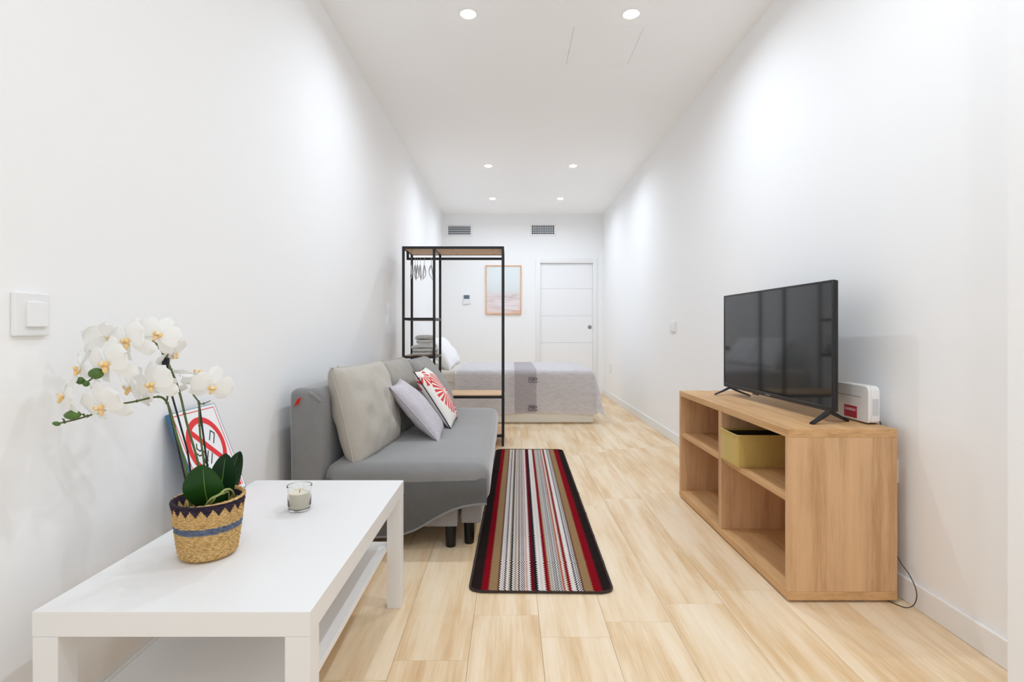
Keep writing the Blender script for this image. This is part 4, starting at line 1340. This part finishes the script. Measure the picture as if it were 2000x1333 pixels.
b = B(); box(b, 1.3815, 1.3825, ry0 + 0.045, ry1 - 0.002, 0.7415, 0.7435); obj('light_slit', b, 'seam_dark', t)
b = B()
for i in range(7):
    box(b, 1.398 + 0.0035 * i, 1.400 + 0.0035 * i, ry0 + 0.0005, ry0 + 0.0025, rz0 + 0.03, rz0 + 0.095)
o = obj('side_vents', b, 'slat_grey', t); o['kind'] = 'stuff'
for yy in (ry0 + 0.03, ry1 - 0.03):
    bx('foot', 'black_plastic', t, 1.386, 1.424, yy - 0.012, yy + 0.012, VZ + 0.0003, VZ + 0.0065, 0.001)
ly0, ly1, lz0, lz1 = 2.080, 2.158, 0.655, 0.702
lab = bx('label', 'label_red', t, 1.3808, 1.3822, ly0, ly1, lz0, lz1, 0)
bx('label_band', 'label_pink', t, 1.3804, 1.3810, ly0 + 0.002, ly1 - 0.002, 0.6815, 0.6935, 0)
fc = bpy.data.curves.new('lettering', 'FONT')
fc.body = 'vodafone'; fc.size = 0.0155; fc.align_x = 'CENTER'; fc.align_y = 'CENTER'; fc.extrude = 0.0002
fc.materials.append(M['label_white'])
tmp = bpy.data.objects.new('lettering_curve', fc); COL.objects.link(tmp)
bpy.context.view_layer.update()
lme = bpy.data.meshes.new_from_object(tmp.evaluated_get(bpy.context.evaluated_depsgraph_get()))
lme.name = 'lettering'
bpy.data.objects.remove(tmp); bpy.data.curves.remove(fc)
fo = bpy.data.objects.new('lettering', lme); COL.objects.link(fo)
fo.parent = t
fo.matrix_basis = Matrix.Translation(Vector((1.3801, (ly0 + ly1) / 2, 0.6872)) - t.location) @ Matrix(((0, 0, -1, 0), (-1, 0, 0, 0), (0, 1, 0, 0), (0, 0, 0, 1)))
b = B(); tube(b, spline([(1.427, 2.04, VZ + 0.02), (1.436, 2.03, VZ + 0.012), (1.440, 2.03, VZ - 0.02), (1.441, 2.06, VZ - 0.2)], 5), 0.002, 6)
obj('power_cord', b, 'cable', t)

# loose cable on the floor behind the bench
b = B()
tube(b, spline([(1.452, 2.03, 0.40), (1.450, 2.00, 0.24), (1.452, 1.955, 0.155), (1.452, 1.90, 0.118), (1.450, 1.868, 0.085), (1.447, 1.858, 0.055), (1.441, 1.866, 0.022), (1.430, 1.886, 0.004), (1.412, 1.915, 0.0025), (1.39, 1.96, 0.0025)], 8), 0.0017, 6)
tag(obj('loose_cable', b, 'cable'), 'thin dark cable looping down to the floor behind the bench', 'cable')

# ------------------------------------------------------------------ runner rug
RX, RYc, RW, RL = 0.141, 3.187, 0.552, 2.386
rug = thing('runner_rug', 'long striped runner rug in red, tan, white and dark brown', 'rug', (RX, RYc, 0))
rug.rotation_euler = (0, 0, math.radians(-1.03))
creases = [2.25 - RYc, 2.54 - RYc, 2.85 - RYc, 3.2 - RYc, 3.7 - RYc]
def rugz(x, y):
    z = 0.0
    for c in creases:
        z += 0.006 * math.exp(-((y - c) / 0.018) ** 2) * (0.7 + 0.3 * math.sin(x * 9 + c * 5))
    return z + 0.0008 * (1 + noise.noise(Vector((x * 6, y * 6, 0))))
b = B()
NX, NY, rc = 30, 200, 0.045
def rmap(u, v):
    x = (u - 0.5) * RW; y = (v - 0.5) * RL
    # rounded corners
    ey = RL / 2 - abs(y)
    if ey < rc:
        lim = RW / 2 - (rc - math.sqrt(max(0, rc * rc - (rc - ey) ** 2)))
        x *= lim / (RW / 2)
    return x, y
g = grid(b, lambda u, v: (*rmap(u, v), 0.0065 + rugz(*rmap(u, v))), NX, NY)
bmesh.ops.solidify(b, geom=list(b.faces), thickness=0.005)
inst('woven_field', emesh('woven_field', b, 'rug', True, 60), rug, Matrix.Identity(4))
pts = [rmap(1, v / NY) for v in range(NY + 1)] + [rmap(u / NX, 1) for u in range(NX - 1, 0, -1)] + [rmap(0, v / NY) for v in range(NY, -1, -1)] + [rmap(u / NX, 0) for u in range(1, NX)]
P = [Vector((x, y, 0.0055 + rugz(x, y))) for x, y in pts]; P.append(P[0])
b = B(); tube(b, P, 0.0048, 6, cap=False)
inst('binding', emesh('binding', b, 'rug_edge'), rug, Matrix.Identity(4))
